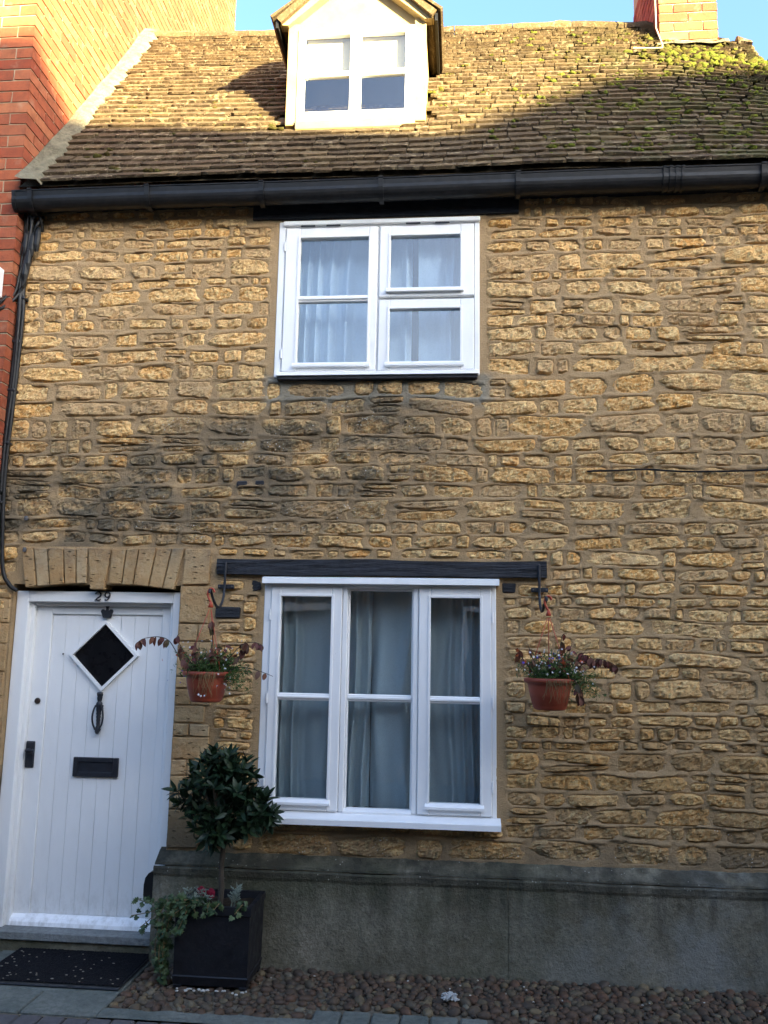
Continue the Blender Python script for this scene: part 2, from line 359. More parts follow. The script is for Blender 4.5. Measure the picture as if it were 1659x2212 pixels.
def mk_moss():
    t = NT('roof_moss'); r = t.rand(); c = t.ramp(r, [(0, (0.070, 0.050, 0.022)), (.3, (0.109, 0.101, 0.025)), (.55, (0.116, 0.147, 0.025)), (.8, (0.155, 0.186, 0.025)), (1, (0.085, 0.078, 0.028))])
    x, y, z = t.xyz(); c = t.mix(t.math('MULTIPLY', t.maprange(x, .3, -.6), .75), c, (0.078, 0.053, 0.022))
    c = t.mix(t.ramp(t.noise(150, 4, .7), [(.4, .6), (.6, 0.)]), c, (0.039, 0.037, 0.012))
    return t.surf(c, 1.0, t.noise(220, 5, .75), 1.0, .012, spec=.05)
MAT['moss'] = mk_moss()
MAT['curtain_up'] = mk_cloth('linen_curtain', (.47, .60, .75), (.41, .53, .66), .25)
MAT['curtain_lo'] = mk_cloth('grey_curtain', (.43, .53, .58), (.34, .43, .48), .12)
MAT['blind'] = mk_cloth('cream_blind', (.72, .66, .50), (.66, .6, .45), .2)
MAT['pebble'] = mk_plain('pale_pebble', (.46, .43, .37), .8, 40, .4)
MAT['oppwall'] = mk_plain('opposite_stone', (.16, .12, .08), .9, 5, .5)
MAT['opproof'] = mk_plain('opposite_slates', (.10, .09, .08), .9, 8, .4)

# ================================================================== THE COTTAGE
house = thing('stone_cottage', (0, 0, 0), 'honey rubble stone cottage with mossy slate roof, dormer and white door numbered 29', 'cottage')

GZ = 0.04                                    # ground level
WX0, WX1, WZ0, WZ1 = -2.72, 2.05, 0.0, 4.27
# openings in the wall (x0, x1, z0, z1)
OP = [(-1.075, .095, 3.195, 4.165), (-1.075, .175, .765, 2.045), (-2.545, -1.568, -.1, 1.985)]
# nothing but dressed stone, timber or plinth here
EXC = [(-1.125, .135, 3.165, 4.20), (-1.12, .225, .745, 2.06), (-2.575, -1.545, -.1, 1.99),
       (-1.265, .345, 4.15, 4.6),                 # board over the upper window
       (-1.375, .475, 2.035, 2.145),              # beam over the lower window
       (-2.53, -1.395, 1.93, 2.205),              # door arch
       (-1.60, 2.2, -.1, .575),                   # plinth
       (-1.58, -1.355, .55, 2.0),                 # door quoins
       (-1.285, -1.105, 2.545, 2.59), (-1.372, -1.212, 1.795, 1.88), (-1.19, -1.09, 1.945, 2.03), (.212, .30, 1.958, 2.03)]

def wave(x, k): return .024 * n3(x * 1.1, k * .30, 0, 3.1) + .010 * n3(x * 3.1, k * .9, 0, 9.7)

# ---- course lines
zs = [.40]
while zs[-1] < 4.35:
    z = zs[-1]
    h = .079 if z > 3.15 else (.094 if z > 2.2 else (.072 if z > 1.0 else .086))
    zs.append(z + h * 1.06 * rnd.uniform(.62, 1.42))
stones = []
def add_stone(x0, x1, za, zb, k):
    gap = rnd.choice([.002, .003, .004, .006, .009])
    a, b = (x1 - x0) / 2 - gap, (zb - za) / 2 - gap * .85
    if a < .02 or b < .011: return
    n = rnd.choice([2.8, 3.4, 4.5, 6, 8, 10])
    stones.append(dict(x=(x0 + x1) / 2, z=(za + zb) / 2, a=a, b=b, n=n, k=k, seed=rnd.uniform(0, 90), p=rnd.uniform(.003, .020),
                       tilt=rnd.uniform(-.07, .07), tx=rnd.uniform(-.16, .16), tz=rnd.uniform(-.30, .22), taper=rnd.uniform(-.18, .18)))
for k in range(len(zs) - 1):
    z0, z1 = zs[k], min(zs[k + 1], 4.275)
    if z1 - z0 < .03: continue
    cuts = sorted({WX0 + .01, WX1 - .01} | {e for q in EXC for e in q[:2] if WX0 < e < WX1})
    segs = []
    for xa, xb in zip(cuts, cuts[1:]):
        lo, hi, xm = z0, z1, (xa + xb) / 2; dead = False
        for q in EXC:
            if q[0] <= xm <= q[1] and q[2] < hi and q[3] > lo:
                if q[2] <= lo and q[3] >= hi: dead = True
                elif q[2] <= lo: lo = q[3]
                elif q[3] >= hi: hi = q[2]
                else: dead = True
        if dead or hi - lo < .03: segs.append(None); continue
        if segs and segs[-1] and abs(segs[-1][2] - lo) < 1e-6 and abs(segs[-1][3] - hi) < 1e-6: segs[-1][1] = xb
        else: segs.append([xa, xb, lo, hi])
    for s in segs:
        if not s: continue
        x = s[0]
        while x < s[1] - .02:
            w = min(max(rnd.gauss(2.35, 1.05), .8), 4.8) * (s[3] - s[2]) if s[3] - s[2] > .05 else rnd.uniform(.10, .34)
            w = min(w, .42)
            if s[1] - (x + w) < .07: w = s[1] - x
            if (s[3] - s[2]) > .085 and rnd.random() < .12 and w > .10:
                m = s[2] + (s[3] - s[2]) * rnd.uniform(.4, .6)
                add_stone(x, x + w, s[2], m, k); add_stone(x + rnd.uniform(0, .02), x + w, m, s[3], k)
            else: add_stone(x, x + w, s[2], s[3], k)
            x += w

def sup(c, n): return math.copysign(abs(c) ** (2 / n), c)
def s_out(s, th): return .965 + .15 * n3(math.cos(th) * 1.4, math.sin(th) * 1.4, 0, s['seed']) + .12 * n3(math.cos(th) * 4.2, math.sin(th) * 4.2, 1, s['seed'])
def stone_pt(s, u, v):
    x = s['x'] + s['a'] * u
    z = s['z'] + s['b'] * v * (1 + s['taper'] * u) + s['a'] * u * s['tilt'] + wave(x, s['k'])
    return x, z
def stone_geo(s, mb):
    nu = max(5, min(22, round(2 * s['a'] / .0135))); nv = max(4, min(10, round(2 * s['b'] / .0125)))
    def relief(u, v, r):
        x, z = stone_pt(s, u, v)
        big = n3(x * 17, z * 21, 0, s['seed']); fine = n3(x * 55, z * 60, 2, s['seed']); vf = n3(x * 120, z * 125, 2, s['seed'])
        y = -(s['p'] * (1 - r ** 12)) - (.011 * big + .009 * fine + .007 * vf) * (1 - .75 * r ** 10) + (s['tx'] * u * s['a'] + s['tz'] * v * s['b']) * (1 - r ** 4) * .7
        return (x, min(y + .003 * r ** 6, .010), z)
    vs = []; edge = []
    for j in range(nv + 1):
        for i in range(nu + 1):
            u, v = -1 + 2 * i / nu, -1 + 2 * j / nv; r = max(abs(u), abs(v))
            if r < 1: u += .5 / nu * n3(i * 3.1, j * 2.3, 0, s['seed']); v += .5 / nv * n3(i * 2.7, j * 3.3, 5, s['seed'])
            if r > 1e-6:
                th = math.atan2(v, u); o = s_out(s, th) if r > .3 else 1.0
                k = r / (abs(u) ** s['n'] + abs(v) ** s['n']) ** (1 / s['n']); k = 1 + (k * o - 1) * min(1, r * 1.2)
                u, v = u * k, v * k
            vs.append(relief(u, v, r))
    id_ = lambda i, j: j * (nu + 1) + i
    fs = [(id_(i, j), id_(i + 1, j), id_(i + 1, j + 1), id_(i, j + 1)) for j in range(nv) for i in range(nu)]
    ring = [id_(i, 0) for i in range(nu)] + [id_(nu, j) for j in range(nv)] + [id_(i, nv) for i in range(nu, 0, -1)] + [id_(0, j) for j in range(nv, 0, -1)]
    b = len(vs); vs += [(vs[q][0], .035, vs[q][2]) for q in ring]; n = len(ring)
    fs += [(ring[q], b + q, b + (q + 1) % n, ring[(q + 1) % n]) for q in range(n)]
    mb.add(vs, fs)

# ---- mortar bed: a fine relief that sinks behind every stone and bulges over the top of it
def lines(a, b, step, keep):
    ks = sorted({a, b} | {k for k in keep if a < k < b}); out = []
    for p, q in zip(ks, ks[1:]):
        n = max(1, round((q - p) / step)); out += [p + (q - p) * i / n for i in range(n)]
    return np.array(out + [b])
gx = lines(WX0, WX1, .0095, [e for q in OP for e in q[:2]])
gz = lines(WZ0, WZ1, .0095, [e for q in OP for e in q[2:]])
GX, GZm = np.meshgrid(gx, gz)
Y = np.zeros_like(GX)
for (fx, fz, am, ph) in ((7, 9, .0022, .3), (17, 13, .0018, 1.7), (31, 37, .0014, 2.2), (61, 53, .0011, .9), (97, 113, .0009, 4.)):
    Y += am * np.sin(GX * fx + ph + 1.3 * np.sin(GZm * fz * .7)) * np.cos(GZm * fz - ph + 1.1 * np.sin(GX * fx * .6))
rngm = np.random.default_rng(5); Y += rngm.normal(0, .0007, Y.shape)
hole = np.zeros(Y.shape, bool); over = np.zeros(Y.shape)
for s in stones:
    i0, i1 = np.searchsorted(gx, [s['x'] - s['a'] * 1.25 - .02, s['x'] + s['a'] * 1.25 + .02])
    j0, j1 = np.searchsorted(gz, [s['z'] - s['b'] * 1.5 - .03, s['z'] + s['b'] * 1.5 + .045])
    X, Z = GX[j0:j1, i0:i1], GZm[j0:j1, i0:i1]
    if X.size == 0: continue
    wv = np.array([wave(x, s['k']) for x in gx[i0:i1]])[None, :]
    U = (X - s['x']) / s['a']; V = (Z - s['z'] - wv - (X - s['x']) * s['tilt']) / (s['b'] * (1 + s['taper'] * U))
    r = (np.abs(U) ** s['n'] + np.abs(V) ** s['n']) ** (1 / s['n'])
    hole[j0:j1, i0:i1] |= r < .78
    dz = (V - 1) * s['b']
    ov = np.where((np.abs(U) < .98) & (dz > -.004) & (dz < .012), 1.0, 0.0) * (.003 + .009 * (s['seed'] % 1))
    over[j0:j1, i0:i1] = np.maximum(over[j0:j1, i0:i1], ov)
Y = np.where(hole, .028, Y - over - .003)
jm, im = Y.shape
vid = np.arange(jm * im).reshape(jm, im)
cxm, czm = (gx[1:] + gx[:-1]) / 2, (gz[1:] + gz[:-1]) / 2
CX, CZ = np.meshgrid(cxm, czm); okc = np.ones(CX.shape, bool)
for q in OP: okc &= ~((CX > q[0]) & (CX < q[1]) & (CZ > q[2]) & (CZ < q[3]))
okc &= ~((CZ < .05))
jj, ii = np.nonzero(okc)
faces = np.stack([vid[jj, ii], vid[jj, ii + 1], vid[jj + 1, ii + 1], vid[jj + 1, ii]], 1)
used = np.unique(faces); remap = -np.ones(jm * im, int); remap[used] = np.arange(len(used)); faces = remap[faces]
co = np.stack([GX.ravel(), Y.ravel(), GZm.ravel()], 1)[used]
nv0 = len(co); ev, ef = [], []
def quad(*p):
    b = nv0 + len(ev); ev.extend(p); ef.append((b, b + 1, b + 2, b + 3))
for q in OP:                                 # reveals
    x0, x1, z0, z1 = q; z0 = max(z0, .05); d = .24
    quad((x0, 0, z0), (x0, d, z0), (x0, d, z1), (x0, 0, z1)); quad((x1, 0, z1), (x1, d, z1), (x1, d, z0), (x1, 0, z0))
    quad((x0, 0, z1), (x0, d, z1), (x1, d, z1), (x1, 0, z1)); quad((x0, d, z0), (x0, 0, z0), (x1, 0, z0), (x1, d, z0))
me = bpy.data.meshes.new('wall'); me.from_pydata(np.vstack([co, np.array(ev)]).tolist(), [], faces.tolist() + ef)
me.materials.append(MAT['mortar']); me.polygons.foreach_set('use_smooth', [True] * len(faces) + [False] * len(ef))
wall = link('wall', me, house)

stones.sort(key=lambda s: -s['a'] * s['b'] * (1 if s['x'] < 1.62 else .2))
rest = MB()
for i, s in enumerate(stones):
    if i < 298:
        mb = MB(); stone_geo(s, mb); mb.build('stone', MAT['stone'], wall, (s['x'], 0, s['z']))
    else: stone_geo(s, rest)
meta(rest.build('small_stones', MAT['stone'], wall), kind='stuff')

# ---- plain masonry behind: side and back walls, room
sh = MB(); sh.box(WX0, WX0 + .02, .26, 3.9, 0, 4.3); sh.box(WX1 - .2, WX1, .03, 3.9, 0, 4.3); sh.box(WX0, WX1, 3.7, 3.9, 0, 4.3)
sh.prism_x([(.1, 4.3), (2.8, 4.3), (1.25, 5.98)], WX1 - .18, WX1 - .01)
sh.build('rear_wall', MAT['mortar'], house)
rm = MB(); rm.box(WX0 + .03, WX1 - .21, .9, .92, .1, 4.2); rm.box(WX0 + .03, WX1 - .21, .245, .9, 2.45, 2.65); rm.box(WX0 + .03, WX1 - .21, .245, .9, .02, .06)
rm.box(WX0 + .03, WX1 - .21, .245, .9, 4.2, 4.24); rm.build('inner_wall', MAT['room'], house)

# ------------------------------------------------------------------ plinth
pl = MB()
def plinth_geo(mb, x0, x1, n):
    prof = [(.02, 0.0), (-.080, 0.0), (-.083, .25), (-.082, .46), (-.088, .475), (-.090, .502), (-.083, .512)]
    xs_ = [x0 + (x1 - x0) * i / n for i in range(n + 1)]; vs = []
    for x in xs_:
        for (y, z) in prof: vs.append((x + (.007 * n3(0, z * 9, 0, 4) if .2 < x < .26 else 0), y + (.004 * n3(x * 3, z * 4, 0) + .002 * n3(x * 14, z * 16, 5)) * (y < 0), z + (.03 + .012 * n3(x * 6, 0, 3) if z == 0 else .004 * n3(x * 4, 1, z))))
    m = len(prof); fs = [(i * m + j, (i + 1) * m + j, (i + 1) * m + j + 1, i * m + j + 1) for i in range(n) for j in range(m - 1)]
    fs += [tuple(range(m)), tuple(n * m + j for j in range(m - 1, -1, -1))]; mb.add(vs, fs)
plinth_geo(pl, -1.603, .237, 90); plinth_geo(pl, .2395, 2.05, 80)
plinth = pl.build('plinth', MAT['concrete'], house, smooth=False)
cp = MB(); n = 150; prof = [(.02, .500), (-.076, .514), (-.074, .526), (-.030, .556), (-.008, .572), (.02, .585)]; vs = []
for i in range(n + 1):
    x = -1.602 + (2.05 + 1.602) * i / n
    for j, (y, z) in enumerate(prof): vs.append((x, y + .006 * n3(x * 5, j, 0, 2) * (j in (2, 3, 4)), z + (.007 * n3(x * 7, j, 1) + .004 * n3(x * 23, j, 1)) * (j > 0)))
m = len(prof); cp.add(vs, [(i * m + j, (i + 1) * m + j, (i + 1) * m + j + 1, i * m + j + 1) for i in range(n) for j in range(m - 1)] + [tuple(range(m)), tuple(n * m + j for j in range(m - 1, -1, -1))])
cp.build('coping', MAT['concrete'], plinth)

# ------------------------------------------------------------------ dressed stone round the door
arch = MB(); arch.box(-2.53, -1.40, .012, .05, 1.998, 2.2); 
arch = arch.build('door_arch', MAT['mortar'], house)
vx = [-2.515, -2.44, -2.355, -2.26, -2.185, -2.115, -1.975, -1.89, -1.815, -1.715, -1.625, -1.55, -1.402]
xc = -2.045
for i, (a, b) in enumerate(zip(vx, vx[1:])):
    key = i == 5
    fan = lambda x: xc + (x - xc) * (.90 if not key else .62)
    soff = lambda x: (1.952 + .040 * (1 - ((x - xc) / .5) ** 2)) if not key else 1.958
    g = .0035; y0 = -.020 - rnd.uniform(0, .006) - (.004 if key else 0)
    za, zb = soff(fan(a)), soff(fan(b))
    if i == 11: poly = [(b - .015 - .135, 2.0), (b, 2.012), (b, 2.125), (b - .004, 2.19), (a + g, 2.192)]; poly = [(-1.555, 1.99), (-1.402, 1.995), (-1.402, 2.19), (a + g, 2.19)]
    else: poly = [(fan(a) + g, za), (fan(b) - g, zb), (b - g, 2.188 + rnd.uniform(-.005, .008)), (a + g, 2.188 + rnd.uniform(-.005, .008))]
    bm = MB(); bm.prism_y(poly, y0, .10)
    o = bm.build('voussoir', MAT['dressed'], arch); bv = o.modifiers.new('bevel', 'BEVEL'); bv.width = .004; bv.segments = 2
z = .585; k = 0; qs = []
q0 = MB(); q0.box(-1.5665, -1.36, .010, .05, .56, 1.99); quo = q0.build('quoin', MAT['mortar'], house)
while z < 1.985:
    h = [.20, .075, .10, .085, .12, .07, .095, .09, .065, .11, .08, .10][k % 12]; z1 = min(z + h, 1.985)
    if 1.985 - z1 < .05: z1 = 1.985
    xr = -1.36 - (.0 if k % 3 else .03)
    xs_ = [-1.565, xr] if k % 2 == 0 else [-1.565, -1.465 + rnd.uniform(-.02, .02), xr]
    for a, b in zip(xs_, xs_[1:]):
        mb = MB(); mb.box(a + .003, b - .004, -.014 - rnd.uniform(0, .008), .06, z + .004, z1 - .004, .0025)
        o = mb.build('quoin_block', MAT['dressed'], quo); bv = o.modifiers.new('bevel', 'BEVEL'); bv.width = .006; bv.segments = 2
    z = z1; k += 1
# left jamb blocks, mostly outside the picture
z = .06; k = 0
while z < 1.93:
    z1 = min(z + rnd.uniform(.09, .17), 1.94); mb = MB(); mb.box(-2.697, -2.556, -.012 - rnd.uniform(0, .006), .06, z + .004, z1 - .004, .002)
    o = mb.build('quoin_block', MAT['dressed'], quo); bv = o.modifiers.new('bevel', 'BEVEL'); bv.width = .006; bv.segments = 2
    z = z1

# ------------------------------------------------------------------ timber over the windows, black painted patches
def timber(name, x0, x1, y0, y1, z0, z1, amp, mat, parent=house):
    n = 70; ring = [(0, 0), (.33, 0), (.66, 0), (1, 0), (1, .33), (1, .66), (1, 1), (0, 1)]; vs = []
    ring = [(y1, z0), (y0, z0), (y0, z0 + (z1 - z0) * .25), (y0, z0 + (z1 - z0) * .5), (y0, z0 + (z1 - z0) * .75), (y0, z1), (y1, z1)]
    for i in range(n + 1):
        x = x0 + (x1 - x0) * i / n
        for j, (y, z) in enumerate(ring):
            e = 1 if y == y0 else 0
            vs.append((x, y + e * (amp * n3(x * 4, j * .9, 0, 4) + amp * .6 * n3(x * 15, j * 2.1, 0, 4)), z + e * amp * 1.1 * n3(x * 3.2, j * .3, 7)))
    m = len(ring); fs = [(i * m + j, (i + 1) * m + j, (i + 1) * m + (j + 1) % m, i * m + (j + 1) % m) for i in range(n) for j in range(m)]
    fs += [tuple(range(m - 1, -1, -1)), tuple(n * m + j for j in range(m))]
    mb = MB(); mb.add(vs, fs); return mb.build(name, mat, parent)
timber('lintel_beam', -1.358, .457, -.038, .10, 2.047, 2.134, .007, MAT['beam'])
timber('lintel_board', -1.245, .325, -.022, .10, 4.166, 4.262, .0015, MAT['beam'])
for (x0, x1, z0, z1, j) in ((-1.272, -1.215, 2.552, 2.580, .003), (-1.165, -1.115, 2.556, 2.582, .003), (-1.360, -1.222, 1.806, 1.870, .004), (-1.172, -1.104, 1.958, 2.016, .013), (.220, .292, 1.967, 2.021, .005)):
    mb = MB(); mb.box(x0, x1, -.016, .05, z0, z1, j); o = mb.build('painted_block', MAT['beam'], house)
    bv = o.modifiers.new('bevel', 'BEVEL'); bv.width = .005
for (x, z) in ((-2.483, 2.178), (-2.49, 2.36)):           # two bolt heads by the arch
    mb = MB(); mb.lathe([(0, -.014), (.009, -.013), (.012, 0), (.008, .012), (0, .013)], (x, -.035, z), 10)
    mb.tube([(x, -.03, z), (x, .01, z)], .005); mb.build('bolt', MAT['lead'], house)

# ------------------------------------------------------------------ windows
W_ = MAT['white']
def pane(parent, x0, x1, z0, z1, y):
    mb = MB(); mb.box(x0, x1, y, y + .004, z0, z1); return mb.build('pane', MAT['glass'], parent)
def hinge(parent, x, z, y):
    mb = MB(); mb.tube([(x, y, z - .028), (x, y, z + .028)], .0065, 8); mb.tube([(x, y, z - .004), (x, y, z + .004)], .0085, 8); return mb.build('hinge', W_, parent)
def casement(parent, ox0, ox1, oz0, oz1, gx0, gx1, gz0, gz1, y, bars=(), wb=True):
    mb = MB(); mb.frame(ox0, ox1, oz0, oz1, (gx0 - ox0, ox1 - gx1, gz0 - oz0, oz1 - gz1), y, y + .045, .004)
    # glazing bead step
    mb.frame(gx0 - .014, gx1 + .014, gz0 - .012, gz1 + .014, (.0145, .0145, .0125, .0145), y - .005, y + .004, .002)
    c = mb.build('casement', W_, parent)
    zb = [gz0] + [b for bar in bars for b in bar] + [gz1]
    for (b0, b1) in bars:
        m2 = MB(); m2.bbox(gx0 - .001, gx1 + .001, y + .002, y + .04, b0, b1, .004); m2.bbox(gx0 - .001, gx1 + .001, y - .006, y + .01, b0 + (b1 - b0) * .3, b1 - (b1 - b0) * .3, .003); m2.build('glazing_bar', W_, c)
    for i in range(0, len(zb), 2): pane(c, gx0 - .003, gx1 + .003, zb[i] - .003, zb[i + 1] + .003, y + .020)
    if wb:
        m2 = MB(); m2.prism_x([(y - .022, gz0 - .028), (y + .002, gz0 - .030), (y + .002, gz0 - .002), (y - .006, gz0 - .003), (y - .022, gz0 - .016)], gx0 - .022, gx1 + .020); m2.build('weather_bar', W_, c)
    return c
# upper window
mb = MB(); mb.frame(-1.084, .098, 3.190, 4.150, (.040, .030, .03, .042), -.012, .085, .004)
mb.bbox(-.497, -.477, .0, .08, 3.21, 4.11, .003); mb.bbox(-.48, .07, .002, .08, 3.645, 3.662, .003)
mb.bbox(-1.058, .102, -.030, .0, 4.118, 4.148, .005)
uw = mb.build('window', W_, house); meta(uw, 'white casement window under the gutter')
casement(uw, -1.040, -.493, 3.222, 4.104, -.953, -.546, 3.272, 4.040, -.022, [(3.642, 3.680)])
casement(uw, -.482, .066, 3.664, 4.104, -.418, -.012, 3.717, 4.040, -.022)
casement(uw, -.482, .066, 3.222, 3.646, -.418, -.012, 3.272, 3.590, -.022)
mb = MB(); mb.prism_x([(-.055, 3.188), (.05, 3.185), (.05, 3.224), (-.016, 3.222), (-.052, 3.208)], -1.062, .090); mb.build('sill', W_, uw)
mb = MB(); mb.bbox(-1.058, .086, -.045, .04, 3.166, 3.186, .003); mb.build('sill_underside', MAT['beam'], uw)
for x in (-.95, -.80, -.33, -.16):
    mb = MB(); mb.bbox(x, x + .085, -.034, -.028, 4.106, 4.116, .002); mb.build('vent', MAT['black'], uw)
for z in (3.99, 3.33): hinge(uw, -1.045, z, -.018)
# lower window
mb = MB(); mb.frame(-1.087, .186, .780, 2.004, (.040, .026, .02, .024), -.010, .085, .004)
mb.bbox(-.648, -.621, -.012, .08, .80, 1.985, .004); mb.bbox(-.262, -.232, -.012, .08, .80, 1.985, .004)
mb.prism_x([(-.060, 2.000), (.02, 2.000), (.02, 2.044), (-.02, 2.040), (-.058, 2.030)], -1.092, .202)
lw = mb.build('window', W_, house); meta(lw, 'three-light white window with grey curtains')
casement(lw, -1.046, -.650, .802, 1.982, -.990, -.709, .861, 1.932, -.022, [(1.371, 1.409)])
casement(lw, -.230, .160, .802, 1.982, -.166, .100, .861, 1.932, -.022, [(1.371, 1.409)])
m2 = MB(); m2.frame(-.621, -.262, .795, 1.982, (.010, .008, .022, .014), .010, .05, .003)
mc = m2.build('fixed_light', W_, lw)
m2 = MB(); m2.bbox(-.612, -.269, .012, .05, 1.371, 1.409, .004); m2.bbox(-.612, -.269, .004, .02, 1.382, 1.398, .003); m2.build('glazing_bar', W_, mc)
m2 = MB(); m2.prism_x([(-.020, .790), (.01, .788), (.01, .816), (.004, .816), (-.020, .804)], -.622, -.260); m2.build('weather_bar', W_, mc)
pane(mc, -.612, -.269, .815, 1.372, .030); pane(mc, -.612, -.269, 1.408, 1.970, .030)
mb = MB(); mb.prism_x([(-.095, .744), (.05, .742), (.05, .800), (-.012, .794), (-.090, .778), (-.095, .772)], -1.10, .205); mb.build('sill', W_, lw)
for x in (-1.050, .166):
    for z in (1.83, 1.38, .95): hinge(lw, x, z, -.018)
# mortar fillets round the frames
for poly in ([(-1.128, 3.16), (-1.080, 3.19), (-1.080, 4.15), (-1.110, 4.16)], [(.094, 3.19), (.140, 3.15), (.135, 4.17), (.096, 4.15)],
             [(-1.118, .78), (-1.083, .78), (-1.083, 2.05), (-1.112, 2.05)], [(.182, .76), (.222, .75), (.226, 2.05), (.184, 2.04)]):
    MB().prism_y(poly, -.006, .03).build('mortar_fillet', MAT['mortar'], wall)

# ------------------------------------------------------------------ door
D_ = MAT['door']
mb = MB(); mb.bbox(-2.542, -2.468, .035, .13, .02, 1.948, .004); mb.bbox(-1.620, -1.570, .035, .13, .02, 1.948, .004)
mb.bbox(-2.469, -1.619, .037, .13, 1.886, 1.948, .004)
mb.bbox(-2.470, -2.446, .070, .15, .12, 1.89, .003); mb.bbox(-1.645, -1.618, .070, .15, .12, 1.89, .003); mb.bbox(-2.447, -1.644, .072, .15, 1.868, 1.888, .003)
df = mb.build('door_frame', D_, house)
# number 29
def glyph(strokes, name):
    mb = MB()
    for pts, rr in strokes: mb.tube([(x, .030, z) for x, z in pts], rr, 8)
    return mb.build(name, MAT['black'], df)
def arcp(cx, cz, rx, rz, a0, a1, n=14): return [(cx + rx * math.cos(R_(a0 + (a1 - a0) * i / n)), cz + rz * math.sin(R_(a0 + (a1 - a0) * i / n))) for i in range(n + 1)]
p = arcp(-2.058, 1.930, .016, .0155, 165, -35, 12) + [(-2.062, 1.910), (-2.073, 1.8985)]
glyph([(p, [.0042, .004, .003, .0026, .0026, .003, .0036, .0044, .0048, .005, .005, .0048, .0044, .0036, .0026]), ([(-2.077, 1.8985), (-2.068, 1.9015), (-2.056, 1.8985), (-2.045, 1.9005), (-2.040, 1.906)], [.0026, .004, .0044, .004, .0022])], 'house_number')
p = arcp(-2.003, 1.931, .0145, .0145, -20, 340, 18)
glyph([(p, [.0034 + .0014 * abs(math.cos(i * math.pi / 9)) for i in range(19)]), ([(-1.9885, 1.930), (-1.990, 1.918), (-1.997, 1.906), (-2.008, 1.899), (-2.017, 1.902)], [.0046, .0048, .0042, .0032, .0046])], 'house_number')
mb = MB(); mb.box(-2.444, -1.646, .116, .140, .13, 1.866); door = mb.build('door', D_, house)
mb = MB(); mb.bbox(-2.446, -2.352, .100, .118, .13, 1.867, .003); mb.bbox(-1.700, -1.645, .100, .118, .13, 1.867, .003); mb.bbox(-2.353, -1.699, .101, .118, 1.820, 1.867, .003); mb.build('door_rail', D_, door)
def clip_diamond(x0, x1, z0, z1):
    """board polygons left and right of the diamond light"""
    cx, cz, hw, hz = -2.030, 1.590, .196, .193
    xs_ = sorted({x0, x1} | ({cx} if x0 < cx < x1 else set()) | ({cx - hw} if x0 < cx - hw < x1 else set()) | ({cx + hw} if x0 < cx + hw < x1 else set()))
    out = []
    for a, b in zip(xs_, xs_[1:]):
        ha, hb = max(0, hz * (1 - abs(a - cx) / hw)), max(0, hz * (1 - abs(b - cx) / hw))
        if ha <= 1e-6 and hb <= 1e-6: out.append([(a, z0), (b, z0), (b, z1), (a, z1)])
        else:
            out.append([(a, z0), (b, z0), (b, cz - hb), (a, cz - ha)]); out.append([(a, cz + ha), (b, cz + hb), (b, z1), (a, z1)])
    return out
xb = [-2.351 + (.651) * i / 8 for i in range(9)]
for a, b in zip(xb, xb[1:]):
    mb = MB()
    for poly in clip_diamond(a + .0011, b - .0011, .196, 1.819): mb.prism_y(poly, .1120 + rnd.uniform(-.0006, .0006), .1165)
    mb.build('plank', D_, door)
mb = MB(); mb.box(-2.21, -1.85, .1145, .1155, 1.41, 1.77); mb = MB()
cx, cz = -2.030, 1.590
def dia(h, w): return [(cx, cz - h), (cx + w, cz), (cx, cz + h), (cx - w, cz)]
o1, i1 = dia(.200, .203), dia(.178, .181)
vs = [(x, .092, z) for x, z in o1] + [(x, .092, z) for x, z in i1] + [(x, .116, z) for x, z in o1] + [(x, .116, z) for x, z in i1]
mb.add(vs, [(i, (i + 1) % 4, 4 + (i + 1) % 4, 4 + i) for i in range(4)] + [(i, 8 + i, 8 + (i + 1) % 4, (i + 1) % 4) for i in range(4)] + [(4 + i, 4 + (i + 1) % 4, 12 + (i + 1) % 4, 12 + i) for i in range(4)])
mb.build('diamond_moulding', D_, door)
mb = MB(); mb.prism_y(dia(.1785, .1815), .1100, .1135); mb.build('pane', mk_black('dark_glass', .3, (.004, .004, .005), .02, spec=.15), door)
mb = MB(); mb.prism_y(dia(.179, .182), .1140, .1155); mb.build('dark_backing', mk_plain('dark_hall', (.006, .006, .006), .9, 5, .2), door)
mb = MB(); mb.prism_x([(.062, .138), (.116, .130), (.116, .190), (.100, .190), (.078, .176), (.066, .158)], -2.447, -1.645); mb.build('drip_board', mk_paint('fresh_white', (.86, .86, .86), .04), door)
# crown emblem
mb = MB(); K = [(-2.048, 1.803), (-2.004, 1.803), (-1.998, 1.822), (-1.990, 1.838), (-1.994, 1.850), (-2.006, 1.852), (-2.013, 1.844), (-2.019, 1.846), (-2.021, 1.858), (-2.016, 1.866), (-2.021, 1.876), (-2.031, 1.876), (-2.036, 1.866), (-2.031, 1.858), (-2.033, 1.846), (-2.039, 1.844), (-2.046, 1.852), (-2.058, 1.850), (-2.062, 1.838), (-2.054, 1.822)]
mb.prism_y(K, .088, .110); o = mb.build('crown_emblem', MAT['black'], door); bv = o.modifiers.new('bevel', 'BEVEL'); bv.width = .003; bv.segments = 2
